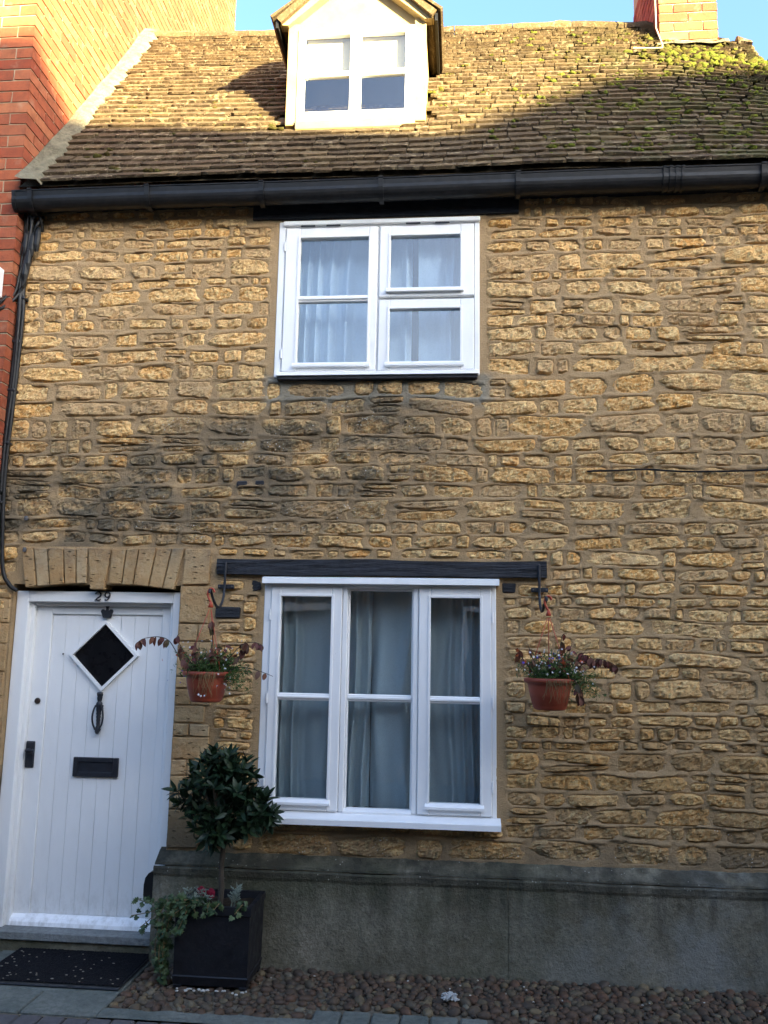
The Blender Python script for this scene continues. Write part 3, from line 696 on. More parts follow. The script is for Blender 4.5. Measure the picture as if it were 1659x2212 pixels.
# knocker: a bust on a tapering body with a hanging ring
mb = MB()
kx = -2.033
mb.lathe([(0, 1.166), (.012, 1.168), (.0165, 1.180), (.012, 1.193), (.009, 1.200), (.0105, 1.215), (.009, 1.219), (.0115, 1.232), (.0095, 1.237), (.0125, 1.250), (.0105, 1.255), (.0135, 1.268), (.0115, 1.273), (.0145, 1.286), (.0150, 1.305), (.0175, 1.315), (.0160, 1.326), (.0095, 1.333), (.0115, 1.340), (.0140, 1.352), (.0125, 1.362), (.0150, 1.367), (.0165, 1.376), (.0145, 1.384), (0, 1.387)], (kx, .092, 0), 14, (1.1, .8))
mb.smooth = True; mb.build('knocker_body', MAT['black'], door)
mb = MB(); pts = [(kx - .020, .088, 1.308)] + [(kx - .020 - .011 * math.sin(math.pi * t / 8), .083 - .004 * math.sin(math.pi * t / 8), 1.308 - .118 * t / 8) for t in range(1, 8)] + [(kx - .012, .080, 1.182), (kx, .078, 1.174), (kx + .012, .080, 1.182)] + [(kx + .020 + .011 * math.sin(math.pi * t / 8), .083 - .004 * math.sin(math.pi * t / 8), 1.308 - .118 * t / 8) for t in range(7, 0, -1)] + [(kx + .020, .088, 1.308)]
mb.tube(pts, .0052, 8); mb.tube([(kx - .024, .090, 1.308), (kx + .024, .090, 1.308)], .006, 8); mb.tube([(kx, .090, 1.162), (kx, .078, 1.174)], .011, 8); mb.smooth = True; mb.build('knocker_ring', MAT['black'], door)
# letter plate
mb = MB(); mb.frame(-2.163, -1.903, .921, 1.026, (.026, .030, .026, .026), .094, .110, .003); lp = mb.build('letter_plate', MAT['black'], door)
mb = MB(); mb.bbox(-2.139, -1.931, .101, .110, .945, 1.001, .003); mb.build('letter_flap', MAT['black'], lp)
# lock and handle
mb = MB(); mb.lathe([(0, 0), (.010, .001), (.0165, .004), (.0165, .010), (.012, .014), (0, .014)], (0, 0, 0), 18)
mb.v = [(-2.399 + x, .102 - z, 1.329 + y) for x, y, z in mb.v]; mb.build('lock', mk_plain('brown_bronze', (.035, .022, .016), .5, 30, .3), door)
mb = MB(); mb.v = []; mb.lathe([(0, 0), (.005, .001), (.0052, .004), (0, .005)], (0, 0, 0), 10); mb.v = [(-2.273 + x, .107 - z, 1.594 + y) for x, y, z in mb.v]; mb.build('spyhole', MAT['black'], door)
mb = MB(); mb.bbox(-2.442, -2.394, .090, .104, .962, 1.106, .003); mb.bbox(-2.438, -2.398, .087, .092, 1.03, 1.10, .003); hp = mb.build('handle_plate', MAT['black'], door)
mb = MB(); mb.tube([(-2.418, .092, 1.060), (-2.418, .050, 1.060), (-2.414, .045, 1.060)], .010, 10); mb.tube([(-2.418, .047, 1.060), (-2.400, .044, 1.060), (-2.384, .044, 1.059)], [.009, .007, .006], 10); mb.tube([(-2.384, .044, 1.059), (-2.378, .044, 1.059), (-2.372, .044, 1.059)], [.009, .011, .008], 10); mb.build('lever', MAT['black'], hp)
# threshold
mb = MB(); mb.bbox(-2.545, -1.606, -.030, .16, .094, .136, .004); st = mb.build('threshold', MAT['step'], house)
mb = MB(); mb.box(-2.56, -1.600, -.012, .16, .0, .094); mb.build('riser', MAT['concrete'], st)
# black box by the door
bx = thing('wall_box', (-1.605, -.02, .40), 'black rounded plastic box fixed to the end of the grey plinth beside the door', 'wall box')
mb = MB(); prof = [(-.0, .325), (-.048, .328), (-.052, .36), (-.052, .41), (-.046, .445), (-.030, .468), (-.008, .478), (0, .478)]
vs = [(-1.6035 + a, y, z) for y in (-.072, -.008) for a, z in prof]; m = len(prof)
mb.add(vs, [tuple(range(m)), tuple(range(2 * m - 1, m - 1, -1))] + [(i, i + m, (i + 1) % m + m, (i + 1) % m) for i in range(m)])
mb.build('casing', MAT['gutter'], bx); mb = MB(); mb.bbox(-1.645, -1.615, -.060, -.02, .317, .327, .002); mb.build('base', MAT['black'], bx)

# ------------------------------------------------------------------ gutter
GY = -.115
def gprof(t=0):
    out = [(-.062 - t, 4.320), (-.060 - t, 4.306), (-.056 - t, 4.286)] + [(-.058 * math.cos(R_(a)) * (1 + t * 14), 4.280 - (.066 + t) * math.sin(R_(a))) for a in range(12, 180, 14)] + [(.056 + t, 4.286), (.060 + t, 4.330)]
    return [(y + GY, z) for y, z in out]
def gutter_z(x): return .004 * (x + .5) + .002 * math.sin(x * 2.1)
def gut(mb, x0, x1, t=0, lip=True):
    pr = gprof(t); inner = [(y + (.004 if y < GY else -.004), z + .003) for y, z in reversed(pr)]
    poly = pr + inner; n = max(1, int((x1 - x0) / .1)); m = len(poly); vs = []
    for i in range(n + 1):
        x = x0 + (x1 - x0) * i / n; vs += [(x, y, z + gutter_z(x)) for y, z in poly]
    fs = [(i * m + j, (i + 1) * m + j, (i + 1) * m + (j + 1) % m, i * m + (j + 1) % m) for i in range(n) for j in range(m)]
    mb.add(vs, fs + [tuple(range(m)), tuple(n * m + j for j in range(m - 1, -1, -1))])
    if lip: mb.tube([(x0 + (x1 - x0) * i / n, GY - .062 - t, 4.318 + gutter_z(x0 + (x1 - x0) * i / n)) for i in range(n + 1)], .0055, 6)
mb = MB(); gut(mb, -2.66, 2.10); gutter = mb.build('gutter', MAT['gutter'], house)
for x in (-2.56, -1.845, -1.163, -.467, .312, 1.650):
    mb = MB(); gut(mb, x - .014, x + .014, .016); mb.bbox(x - .012, x + .012, GY + .05, -.02, 4.25, 4.335); mb.build('gutter_bracket', MAT['gutter'], gutter)
mb = MB(); gut(mb, 1.11, 1.225, .004)
for x in (1.118, 1.152, 1.186, 1.218): gut(mb, x - .007, x + .007, .010)
mb.build('gutter_union', MAT['gutter'], gutter)
mb = MB(); mb.prism_x([(y, z + gutter_z(-2.7)) for y, z in gprof(.006)], -2.676, -2.655); mb.build('end_cap', MAT['gutter'], gutter)
mb = MB(); mb.box(-2.655, 2.04, -.050, .02, 4.255, 4.36); mb.build('fascia', MAT['beam'], house)

# ------------------------------------------------------------------ roof
RX0, RX1 = -2.50, 2.06
PITCH = R_(55.0)
Y0, Z0 = -.105, 4.345                        # tail of the first course, over the gutter
def ridge_y(x): return float(np.interp(x, [-2.7, -1.9, -.15, .72, 1.37, 1.7, 2.06], [1.55, 1.50, 1.40, 1.385, 1.32, 1.22, 1.06]))
def slen(x): return (ridge_y(x) - Y0) / math.cos(PITCH)
U_ = Vector((0, math.cos(PITCH), math.sin(PITCH))); N_ = Vector((0, -math.sin(PITCH), math.cos(PITCH)))
def rpt(x, f, h=0.0):
    """point on the roof: f = 0 at the eaves, 1 at the ridge"""
    s = slen(x) * f
    sag = .016 * n3(x * .8, f * 2.2, 0, 6) + .006 * n3(x * 2.1, f * 5, 0, 2) + .06 * (1 - f) ** 6
    return Vector((x, Y0, Z0)) + U_ * s + N_ * (h + sag)
mb = MB(); nx, nf = 60, 24
vs = [rpt(RX0 - .17 + (RX1 - RX0 + .17) * i / nx, j / nf, -.030) for i in range(nx + 1) for j in range(nf + 1)]
mb.add(vs, [(i * (nf + 1) + j, (i + 1) * (nf + 1) + j, (i + 1) * (nf + 1) + j + 1, i * (nf + 1) + j + 1) for i in range(nx) for j in range(nf)])
b = len(mb.v); xs_ = [RX0 - .17 + (RX1 - RX0 + .17) * i / nx for i in range(nx + 1)]
mb.add([rpt(x, 1, -.03) for x in xs_] + [(x, 3.9, 4.2) for x in xs_], [(i, i + 1, nx + 2 + i, nx + 1 + i) for i in range(nx)])
roof = mb.build('roof', MAT['tile'], house)
# slates
def tile_mesh(i):
    rr = random.Random(100 + i); nx = 5; vs = []
    th = .5
    for zz in (0, 1):
        for r_ in range(2):
            for k in range(nx + 1):
                x = -.5 + k / nx + (rr.uniform(-.02, .02) if 0 < k < nx else rr.uniform(-.012, .006))
                y = (rr.uniform(-.018, .018) + (.05 if k in (0, nx) and rr.random() < .3 else 0)) if r_ == 0 else 1
                vs.append((x, y, (zz - .5) + (rr.uniform(-.10, .10) if r_ == 0 else 0)))
    m = nx + 1; fs = []
    for k in range(nx):
        fs += [(k, m + k, m + k + 1, k + 1), (2 * m + k, 2 * m + k + 1, 3 * m + k + 1, 3 * m + k), (k, k + 1, 2 * m + k + 1, 2 * m + k), (m + k, 3 * m + k, 3 * m + k + 1, m + k + 1)]
    fs += [(0, 2 * m, 3 * m, m), (nx, m + nx, 3 * m + nx, 2 * m + nx)]
    mb = MB(); mb.add(vs, fs); return mb.mesh('roof_slate', MAT['tile'])
TM = [tile_mesh(i) for i in range(10)]
NR = 36; gs = [1.40 - .66 * i / (NR - 1) for i in range(NR)]; tot = sum(gs); fr = [0]
for g in gs: fr.append(fr[-1] + g / tot)
DX0, DX1 = -1.15, -.235                      # dormer
tiles = []
for k in range(NR):
    f0, f1 = fr[k], fr[k + 1]; x = RX0 - rnd.uniform(0, .09)
    while x < RX1:
        w = rnd.uniform(.085, .20) * (1.12 - .32 * f0)
        if RX1 - x - w < .06: w = RX1 - x
        xm = x + w / 2; a = rpt(xm, f0 + rnd.uniform(-.0022, .0022), rnd.uniform(.008, .015)); L = slen(xm) * (f1 - f0) * 2.0
        b_ = rpt(xm, f0 + (f1 - f0) * 2.0, -.022)
        yd = a.y
        inside = DX0 - .01 < xm - w / 2 * .0 < DX1 + .01 and a.y > .30 and a.z < 6.2 and a.y < 1.0
        if not inside:
            e = (rpt(xm + .05, f0) - rpt(xm - .05, f0)).normalized(); u = (b_ - a).normalized(); nn = e.cross(u).normalized()
            th = rnd.uniform(.013, .019)
            ang = rnd.uniform(-.010, .010); e2 = (e * math.cos(ang) + u * math.sin(ang)); u2 = nn.cross(e2)
            M = Matrix(((e2.x, u2.x, nn.x, a.x), (e2.y, u2.y, nn.y, a.y), (e2.z, u2.z, nn.z, a.z), (0, 0, 0, 1))) @ Matrix.Diagonal((w - rnd.uniform(.003, .008), L, th, 1))
            tiles.append((k, xm, w, M, rnd.randrange(10)))
        x += w
def vis_size(t): return t[2] / (1 + t[0] * .06) * (1 if t[1] < 1.75 else .3)
tiles.sort(key=lambda t: -vis_size(t))
rest = MB()
for i, (k, xm, w, M, mi) in enumerate(tiles):
    if i < 298:
        o = bpy.data.objects.new('roof_slate', TM[mi]); C.objects.link(o); o.parent = roof; o.matrix_local = M
    else: rest.add([M @ v.co for v in TM[mi].vertices], [tuple(p.vertices) for p in TM[mi].polygons])
meta(rest.build('upper_slates', MAT['tile'], roof), kind='stuff')
# ridge stones
x = RX0 - .1
while x < RX1 - .05:
    w = min(rnd.uniform(.34, .46), RX1 - x)
    if x < 1.40 or x > 1.86:
        mb = MB(); n = 8; vs = []
        for xx in (x + .003, x + w * .2, x + w * .4, x + w * .6, x + w * .8, x + w - .003):
            c = rpt(xx, 1.0, .0)
            for a in range(n + 1):
                t = R_(-20 + 220 * a / n); vs.append((xx, c.y + .02 - .075 * math.cos(t) * (1 + .2 * n3(xx * 9, a, 0)), c.z - .030 + .062 * math.sin(t) + .016 * n3(xx * 9, a * .7, 2)))
        m = n + 1; mb.add(vs, [(i * m + j, (i + 1) * m + j, (i + 1) * m + j + 1, i * m + j + 1) for i in range(5) for j in range(n)] + [tuple(range(m)), tuple(5 * m + j for j in range(m))])
        mb.build('ridge_stone', MAT['tile'], roof)
    x += w
# mortar fillet against the brick house
mb = MB(); n = 150; vs = []
for i in range(n + 1):
    f = -.01 + 1.02 * i / n; c = rpt(-2.60, max(0, f)); wv = .07 * n3(f * 9, 0, 0, 4) + .05 * n3(f * 34, 0, 3)
    wd = .045 * max(0, 1 - f * 5); vs += [rpt(-2.652, f, .045 + .012 * n3(f * 8, 2, 0)), rpt(-2.61, f, .036 + .3 * wv), rpt(-2.562 + wv * .5 + wd, f, .028 + .2 * wv), rpt(-2.540 + wv * .6 + wd, f, -.01)]
mb.add(vs, [(i * 4 + j, (i + 1) * 4 + j, (i + 1) * 4 + j + 1, i * 4 + j + 1) for i in range(n) for j in range(3)]); mb.smooth = True
mb.build('verge_fillet', MAT['fillet'], roof)

# moss cushions
rest = MB()
ico = bmesh.new(); bmesh.ops.create_icosphere(ico, subdivisions=2, radius=1.0); icv = [v.co.copy() for v in ico.verts]; icf = [tuple(v.index for v in f.verts) for f in ico.faces]; ico.free()
def blob(mb, c, sx, sy, sz, seed, e=None, u=None, nn=None, am=.35):
    e = e or Vector((1, 0, 0)); u = u or Vector((0, 1, 0)); nn = nn or Vector((0, 0, 1))
    vs = []
    for v in icv:
        k = 1 + am * n3(v.x * 1.6, v.y * 1.6, v.z * 1.6, seed) + .2 * am * n3(v.x * 6, v.y * 6, v.z * 6, seed)
        vs.append(c + e * v.x * sx * k + u * v.y * sy * k + nn * v.z * sz * k)
    mb.add(vs, icf)
def moss_at(x, f, s):
    s *= .72
    for q in range(rnd.choice([1, 2, 2, 3])):      # each cushion is a few lumps
        blob(rest, rpt(x + rnd.gauss(0, .7) * s, f + rnd.gauss(0, .10) * s, .010 + .1 * s), s * rnd.uniform(.6, 1.3), s * rnd.uniform(.4, .7), s * rnd.uniform(.4, .8), rnd.uniform(0, 99), Vector((1, 0, 0)), U_, N_, .75)
for i in range(480):
    x = rnd.triangular(-.4, 2.05, 1.9); f = rnd.betavariate(1.2, 1.3) * .9 + .03
    if x < .3 and rnd.random() < .55: continue
    moss_at(x, f, rnd.uniform(.010, .030))
for i in range(130): moss_at(rnd.gauss(1.70, .24), rnd.gauss(.76, .06), rnd.uniform(.016, .045))
for i in range(75):
    x = rnd.uniform(-2.5, .2); f = rnd.uniform(.03, .7)
    if not (DX0 - .03 < x < DX1 + .03 and f > .18): moss_at(x, f, rnd.uniform(.008, .022))
for (x, f) in ((-2.30, .13), (-2.22, .14), (-2.1, .045), (-1.85, .03), (-1.28, .30), (-1.2, .28), (-.15, .50), (.6, .42), (.86, .35), (-1.42, .20)): moss_at(x, f, .036)
meta(rest.build('moss', MAT['moss'], None, smooth=True), 'green and brown moss cushions growing on the slate roof', 'moss', kind='stuff')

# ------------------------------------------------------------------ dormer
DY = .33
mb = MB(); mb.prism_y([(-1.152, 5.676), (-.240, 5.676), (-.240, 5.735), (-.696, 6.150), (-1.152, 5.735)], DY + .018, DY + .08); mb.box(-1.151, -.241, DY + .018, DY + .08, 4.90, 5.03)
# solid cheeks and body, cut by the roof
mb.box(-1.150, -1.10, DY + .02, 1.05, 4.80, 5.72); mb.box(-.292, -.242, DY + .02, 1.05, 4.80, 5.72)
dormer = mb.build('dormer', MAT['render'], house)
fr_ = MB()
fr_.bbox(-1.153, -1.078, DY - .012, DY + .03, 5.000, 5.735, .004); fr_.bbox(-.316, -.239, DY - .012, DY + .03, 5.000, 5.735, .004)
fr_.bbox(-1.085, -.308, DY - .03, DY + .05, 4.955, 5.022, .006); fr_.build('render_surround', MAT['render'], dormer)
mb = MB(); mb.frame(-1.080, -.314, 5.020, 5.684, (.020, .032, .03, .03), DY - .022, DY + .02, .004); mb.bbox(-.712, -.682, DY - .022, DY + .02, 5.03, 5.67, .004)
dw = mb.build('dormer_window', W_, dormer)
for (a, b) in ((-1.062, -.704), (-.690, -.344)):
    m2 = MB(); m2.frame(a, b, 5.048, 5.658, (.030, .030, .03, .03), DY - .034, DY + .01, .004); c = m2.build('casement', W_, dw)
    m2 = MB(); m2.bbox(a + .029, b - .029, DY - .030, DY + .008, 5.330, 5.366, .004); m2.build('glazing_bar', W_, c)
    pane(c, a + .027, b - .027, 5.076, 5.332, DY - .012); pane(c, a + .027, b - .027, 5.364, 5.630, DY - .012)
# roof of the dormer
for sgn, xe in ((-1, -1.222), (1, -.170)):
    mb = MB(); xr, zr, ze = -.696, 6.235, 5.735
    dx, dz = xe - xr, ze - zr; ln = math.hypot(dx, dz); nxn, nzn = -dz / ln * (1 if sgn > 0 else -1), abs(dx) / ln
    nxn = abs(dz) / ln * sgn
    t = .045
    poly = [(xr, zr), (xe, ze), (xe - nxn * t, ze - nzn * t), (xr - nxn * t * .0, zr - t * 1.3)]
    y0, y1 = DY - .075, 1.35
    n = len(poly); mb.add([(x, y0, z) for x, z in poly] + [(x, y1, z) for x, z in poly], [tuple(range(n)), tuple(range(2 * n - 1, n - 1, -1))] + [(i, i + n, (i + 1) % n + n, (i + 1) % n) for i in range(n)])
    dr = mb.build('dormer_roof', MAT['tile'], dormer)
    for k in range(4):
        f0 = k / 4; yy = y0 - .012
        while yy < 1.2:
            w = rnd.uniform(.12, .2); mb = MB()
            p = lambda f, h: (xe + (xr - xe) * f + nxn * h, ze + (zr - ze) * f + nzn * h)
            (xa, za), (xb2, zb2) = p(max(-.03, f0 - .03), .034 + rnd.uniform(0, .006)), p(f0 + .27, .010); (xc2, zc2), (xd, zd) = p(f0 + .27, -.004), p(max(-.03, f0 - .03), .014)
            mb.prism_y([(xa, za), (xb2, zb2), (xc2, zc2), (xd, zd)], yy, yy + w - .005); mb.build('roof_slate', MAT['tile'], dr); yy += w
    # barge board and dark eaves board
    mb = MB(); q = .05; px = xe - sgn * .02
    mb.prism_y([(xr, zr - .06), (px, ze - .03), (px - sgn * .055, ze - .035), (xr, zr - .145)], DY - .045, DY + .02); mb.build('barge_board', MAT['render'], dormer)
    mb = MB(); mb.box(min(xe - sgn * .012, xe + sgn * .006), max(xe - sgn * .012, xe + sgn * .006), DY - .06, .96, 5.672, 5.742); mb.build('eaves_gutter', MAT['gutter'], dormer)
mb = MB(); mb.prism_x([(DY - .035, 4.925), (DY + .03, 4.985), (DY + .03, 4.935), (DY - .03, 4.905)], -1.17, -.225); mb.build('flashing', MAT['lead'], dormer)
bl = thing('roller_blind', (-.70, DY + .05, 5.35), 'cream blind half lowered behind the dormer window', 'blind')
mb = MB(); mb.box(-1.03, -.36, DY + .03, DY + .034, 5.38, 5.64); mb.build('fabric', MAT['blind'], bl); mb = MB(); mb.bbox(-1.03, -.36, DY + .024, DY + .04, 5.365, 5.382, .003); mb.build('hem_bar', MAT['blind'], bl)
mb = MB(); mb.box(-1.1, -.29, .62, .64, 4.9, 5.75); mb.box(-1.1, -.29, DY + .1, .64, 4.92, 4.95); mb.build('dormer_room', MAT['room'], dormer)

# ------------------------------------------------------------------ chimney
CX0, CX1, CY0, CY1, CZ0, CZ1 = 1.432, 1.845, 1.085, 1.95, 5.85, 7.6
mb = MB(); mb.box(CX0 + .006, CX1 - .006, CY0 + .006, CY1 - .006, CZ0, CZ1); chim = mb.build('chimney', MAT['brickmortar'], house)
def brick_wall_face(parent, boxes):
    for (x0, x1, y0, y1, z0, z1) in boxes:
        mb = MB(); mb.box(x0, x1, y0, y1, z0, z1, .0018); c = ((x0 + x1) / 2, (y0 + y1) / 2, (z0 + z1) / 2); mb.build('brick', MAT['brick'], parent, c)
z = CZ0; k = 0; bs = []
while z < 6.95:
    off = .0 if k % 2 else .5
    w = (CX1 - CX0) / 2
    xs_ = [CX0, CX0 + w, CX1] if k % 2 else [CX0, CX0 + w * .5, CX0 + w * 1.5, CX1]
    for a, b in zip(xs_, xs_[1:]): bs.append((a + (.004 if a > CX0 else 0), b - (.004 if b < CX1 else 0), CY0, CY0 + .10, z + .004, z + .069))
    yy = CY0 + .108
    while yy < CY1: bs.append((CX0, CX0 + .1, yy, min(yy + .205, CY1), z + .004, z + .069)); yy += .215
    z += .075; k += 1
brick_wall_face(chim, [b for b in bs if b[4] > 5.95])
mb = MB(); vs = []
for i in range(25):
    x = CX0 - .04 + (CX1 - CX0 + .09) * i / 24; zz = rpt(x, .80).z
    c1 = Vector((x, CY0 - .002, 6.035 + .03 * n3(x * 14, 0, 0))); s_ = (CY0 - Y0) / math.cos(PITCH) - .10 - .05 * n3(x * 7, 3, 0)
    p2 = Vector((x, Y0, Z0)) + U_ * s_ + N_ * .035
    vs += [c1, (c1 + p2) / 2 + N_ * (.02 + .012 * n3(x * 12, 1, 1)), p2]
mb.add(vs, [(i * 3 + j, (i + 1) * 3 + j, (i + 1) * 3 + j + 1, i * 3 + j + 1) for i in range(24) for j in range(2)]); mb.smooth = True; mb.build('flaunching', MAT['fillet'], chim)
mb = MB(); pts = [(1.405, CY0 - .03, 6.95), (1.40, CY0 - .03, 6.4), (1.395, CY0 - .05, 6.14)] + [tuple(rpt(x, f, .05)) for x, f in ((1.41, .77), (1.40, .74), (1.33, .735), (1.2, .735))]
wire = meta(mb.tube(pts, .005, 6).build('aerial_cable', mk_plain('pale_cable', (.36, .34, .30), .6), None, pts[0]), 'pale aerial cable running down beside the brick chimney onto the slates', 'cable')

# ------------------------------------------------------------------ curtains
def curtain(name, label, x0, x1, z0, z1, y, amp, seed, mat, per=.055, taper=0.):
    n = int((x1 - x0) / .006); m = 14; vs = []
    for j in range(m + 1):
        t = j / m; z = z0 + (z1 - z0) * t
        for i in range(n + 1):
            x = x0 + (x1 - x0) * i / n; s = x / per + 1.7 * n3(x * 4, 0, 0, seed) + .5 * n3(x * 2, z * 1.2, 0, seed + 4)
            a = amp * (.75 + .6 * n3(x * 5, z * .5, 2, seed)) * (1.0 - .25 * t)
            vs.append((x + .008 * n3(x * 3, z * 1.3, 0, seed + 2), y + a * (math.sin(2 * math.pi * s) + .35 * math.sin(4 * math.pi * s + 1)), z))
    o = (x0 / 2 + x1 / 2, y, z0); mb = MB(); mb.add(vs, [(j * (n + 1) + i, j * (n + 1) + i + 1, (j + 1) * (n + 1) + i + 1, (j + 1) * (n + 1) + i) for j in range(m) for i in range(n)])
    return meta(mb.build(name, mat, None, o, True), label, 'curtain')
curtain('curtain', 'pale linen curtain behind the undivided left casement of the upper window', -1.06, -.30, 3.22, 4.12, .150, .055, 11, MAT['curtain_up'], .125)
curtain('curtain', 'pale linen curtain behind the two small lights of the upper window', -.26, .085, 3.22, 4.12, .150, .055, 23, MAT['curtain_up'], .125)
curtain('curtain', 'grey curtain in the lower window on the side towards the front door', -1.07, -.50, .80, 2.03, .150, .045, 37, MAT['curtain_lo'], .12)
curtain('curtain', 'grey curtain in the lower window on the side away from the front door', -.50, .17, .80, 2.03, .154, .045, 51, MAT['curtain_lo'], .11)

# ================================================================== BRICK HOUSE NEXT DOOR
nb = thing('brick_house', (-3.5, -.1, 0), 'tall red brick house whose side wall rises above the slate roof', 'house')
mb = MB(); NX, NY = -2.66, -.12
mb.box(-6.5, NX - .006, NY + .006, 4.10, -.02, 10.8); nw = mb.build('wall', MAT['brickmortar'], nb)
bs = []; z = 2.55; k = 0
def roofz(y): return Z0 + (y - Y0) * math.tan(PITCH)
while z < 10.6:
    zz0, zz1 = z + .005, z + .0695
    cw, cdp = (.215, .1025) if k % 2 else (.1025, .215)
    if z < 6.1:
        if z > 2.55: bs.append((NX - cw, NX, NY, NY + cdp, zz0, zz1))
        x = NX - cw - .010
        while x > -3.05: bs.append((x - .215, x, NY, NY + .1, zz0, zz1)); x -= .225
    if z > 4.25:
        y = NY + cdp + .010
        while y < 4.09:
            y1 = min(y + .215, 4.10)
            if roofz(y) < zz1 + .3 or y > 1.5: bs.append((NX - .1, NX, y, y1, zz0, zz1))
            y += .225
    z += .0745; k += 1
def bvis(b):
    d = math.dist((b[1], b[2], b[5]), (0, -4.7, 1.64))
    vis = (b[5] < 1.64 + .86 * d) 
    if b[2] <= NY + 1e-6: return (3 if b[1] > -2.86 and b[5] < 5.75 else .1) / d
    top = 1.64 + (b[2] + 4.7) * .85
    return (1.5 if (b[5] < top and b[4] > roofz(b[2]) - .05 and (b[2] < 1.4 or b[4] > 6.4)) else .05) / d
bs.sort(key=lambda b: -bvis(b)); rest = MB()
for i, b in enumerate(bs):
    if i < 298: brick_wall_face(nw, [b])
    else: rest.box(*b, .0018)
meta(rest.build('far_bricks', MAT['brick'], nw), kind='stuff')
mb = MB(); mb.prism_x([(-.3, 10.8), (4.3, 10.8), (2.0, 12.6)], -6.5, NX - .05); mb.build('roof', MAT['opproof'], nb)
# white box on the brick house
mbx = thing('meter_box', (-2.79, -.14, 3.65), 'small white box on the brick corner beside the black cables', 'box')
mb = MB(); mb.bbox(-2.88, -2.705, -.185, -.124, 3.655, 3.835, .006); mb.build('casing', W_, mbx)
mb = MB(); mb.bbox(-2.868, -2.717, -.190, -.184, 3.668, 3.822, .003); mb.build('lid', W_, mbx)

# ------------------------------------------------------------------ cables
cb = thing('cable_bundle', (-2.62, -.03, 2.0), 'bundle of black cables hanging down the wall beside the brick corner', 'cables')
def smooth(p, n=6):
    p = [Vector(q) for q in p]; out = []
    for i in range(len(p) - 1):
        a, b, c, d = p[max(i - 1, 0)], p[i], p[i + 1], p[min(i + 2, len(p) - 1)]
        for k in range(n):
            t = k / n; out.append(.5 * ((2 * b) + (c - a) * t + (2 * a - 5 * b + 4 * c - d) * t * t + (3 * b - a - 3 * c + d) * t ** 3))
    return out + [p[-1]]
CP = [[(-2.56, -.03, 4.20), (-2.59, -.045, 4.10), (-2.60, -.04, 3.95), (-2.625, -.04, 3.76), (-2.615, -.04, 3.6), (-2.622, -.035, 3.3), (-2.632, -.035, 2.95), (-2.640, -.035, 2.68), (-2.632, -.035, 2.4), (-2.605, -.035, 2.08), (-2.56, -.03, 1.98), (-2.515, -.02, 1.945)],
      [(-2.62, -.03, 4.22), (-2.60, -.05, 4.13), (-2.615, -.055, 3.98), (-2.64, -.05, 3.78), (-2.634, -.05, 3.6), (-2.646, -.04, 3.25), (-2.655, -.04, 2.9), (-2.662, -.04, 2.6), (-2.655, -.04, 2.3), (-2.66, -.04, 1.9)],
      [(-2.58, -.03, 4.17), (-2.565, -.055, 4.10), (-2.585, -.06, 3.99), (-2.61, -.06, 3.80), (-2.65, -.06, 3.70), (-2.70, -.12, 3.60), (-2.78, -.13, 3.57)],
      [(-2.64, -.03, 4.19), (-2.64, -.05, 4.05), (-2.65, -.05, 3.9), (-2.66, -.05, 3.75), (-2.69, -.12, 3.66), (-2.74, -.13, 3.60), (-2.80, -.13, 3.60)],
      [(-2.55, -.02, 4.22), (-2.56, -.06, 4.16), (-2.595, -.05, 4.08), (-2.62, -.06, 3.92), (-2.63, -.05, 3.7), (-2.628, -.055, 3.5), (-2.634, -.045, 3.2), (-2.646, -.05, 2.9), (-2.650, -.05, 2.66), (-2.645, -.05, 2.5)],
      [(-2.545, -.03, 4.12), (-2.54, -.06, 4.18), (-2.565, -.07, 4.205), (-2.59, -.07, 4.17), (-2.60, -.07, 4.05), (-2.615, -.065, 3.9), (-2.622, -.06, 3.75)],
      [(-2.63, -.05, 4.10), (-2.62, -.07, 4.19), (-2.60, -.075, 4.20), (-2.595, -.07, 4.12), (-2.60, -.07, 4.0), (-2.64, -.07, 3.84), (-2.66, -.08, 3.7), (-2.72, -.14, 3.63)],
      [(-2.66, -.04, 4.24), (-2.65, -.04, 4.1), (-2.672, -.06, 3.9), (-2.68, -.11, 3.7), (-2.72, -.13, 3.62)]]
for i, p in enumerate(CP):
    mb = MB(); mb.tube(smooth(p), [.012, .015, .011, .008, .010, .009, .008, .007][i], 7); mb.smooth = True; mb.build('cable', MAT['gutter'], cb)
for (x, z) in ((-2.585, 4.02), (-2.60, 3.93), (-2.555, 4.05), (-2.625, 4.03), (-2.615, 3.86)):
    mb = MB(); mb.tube([(x, -.06, z - .07), (x, -.065, z - .03), (x + .004, -.065, z + .05), (x + .006, -.06, z + .08)], [.011, .018, .018, .010], 8); mb.build('cable_joint', MAT['gutter'], cb)
for z in (3.69, 3.42, 3.12, 2.80, 2.45):
    xx = -2.628 - (3.69 - z) * .022; mb = MB(); mb.bbox(xx - .026, xx + .022, -.058, .0, z - .008, z + .008, .003); mb.build('clip', MAT['black'], cb)
mb = MB(); pts = smooth([(.665, .01, 2.633), (.70, -.028, 2.632), (.85, -.034, 2.634), (1.0, -.033, 2.640), (1.2, -.033, 2.628), (1.45, -.034, 2.630), (1.8, -.034, 2.642), (2.05, -.03, 2.64)])
meta(mb.tube(pts, .0055, 6).build('wall_cable', MAT['gutter'], None, (.7, 0, 2.63)), 'thin black cable running along a mortar joint of the stone wall', 'cable')

# ================================================================== GROUND
def ground_sheet(name, poly, z, mat):
    mb = MB(); mb.add([(x, y, z) for x, y in poly], [tuple(range(len(poly)))]); return meta(mb.build(name, mat), kind='structure')
ground_sheet('street', [(-60, -60), (60, -60), (60, 60), (-60, 60)], -.03, MAT['asphalt'])
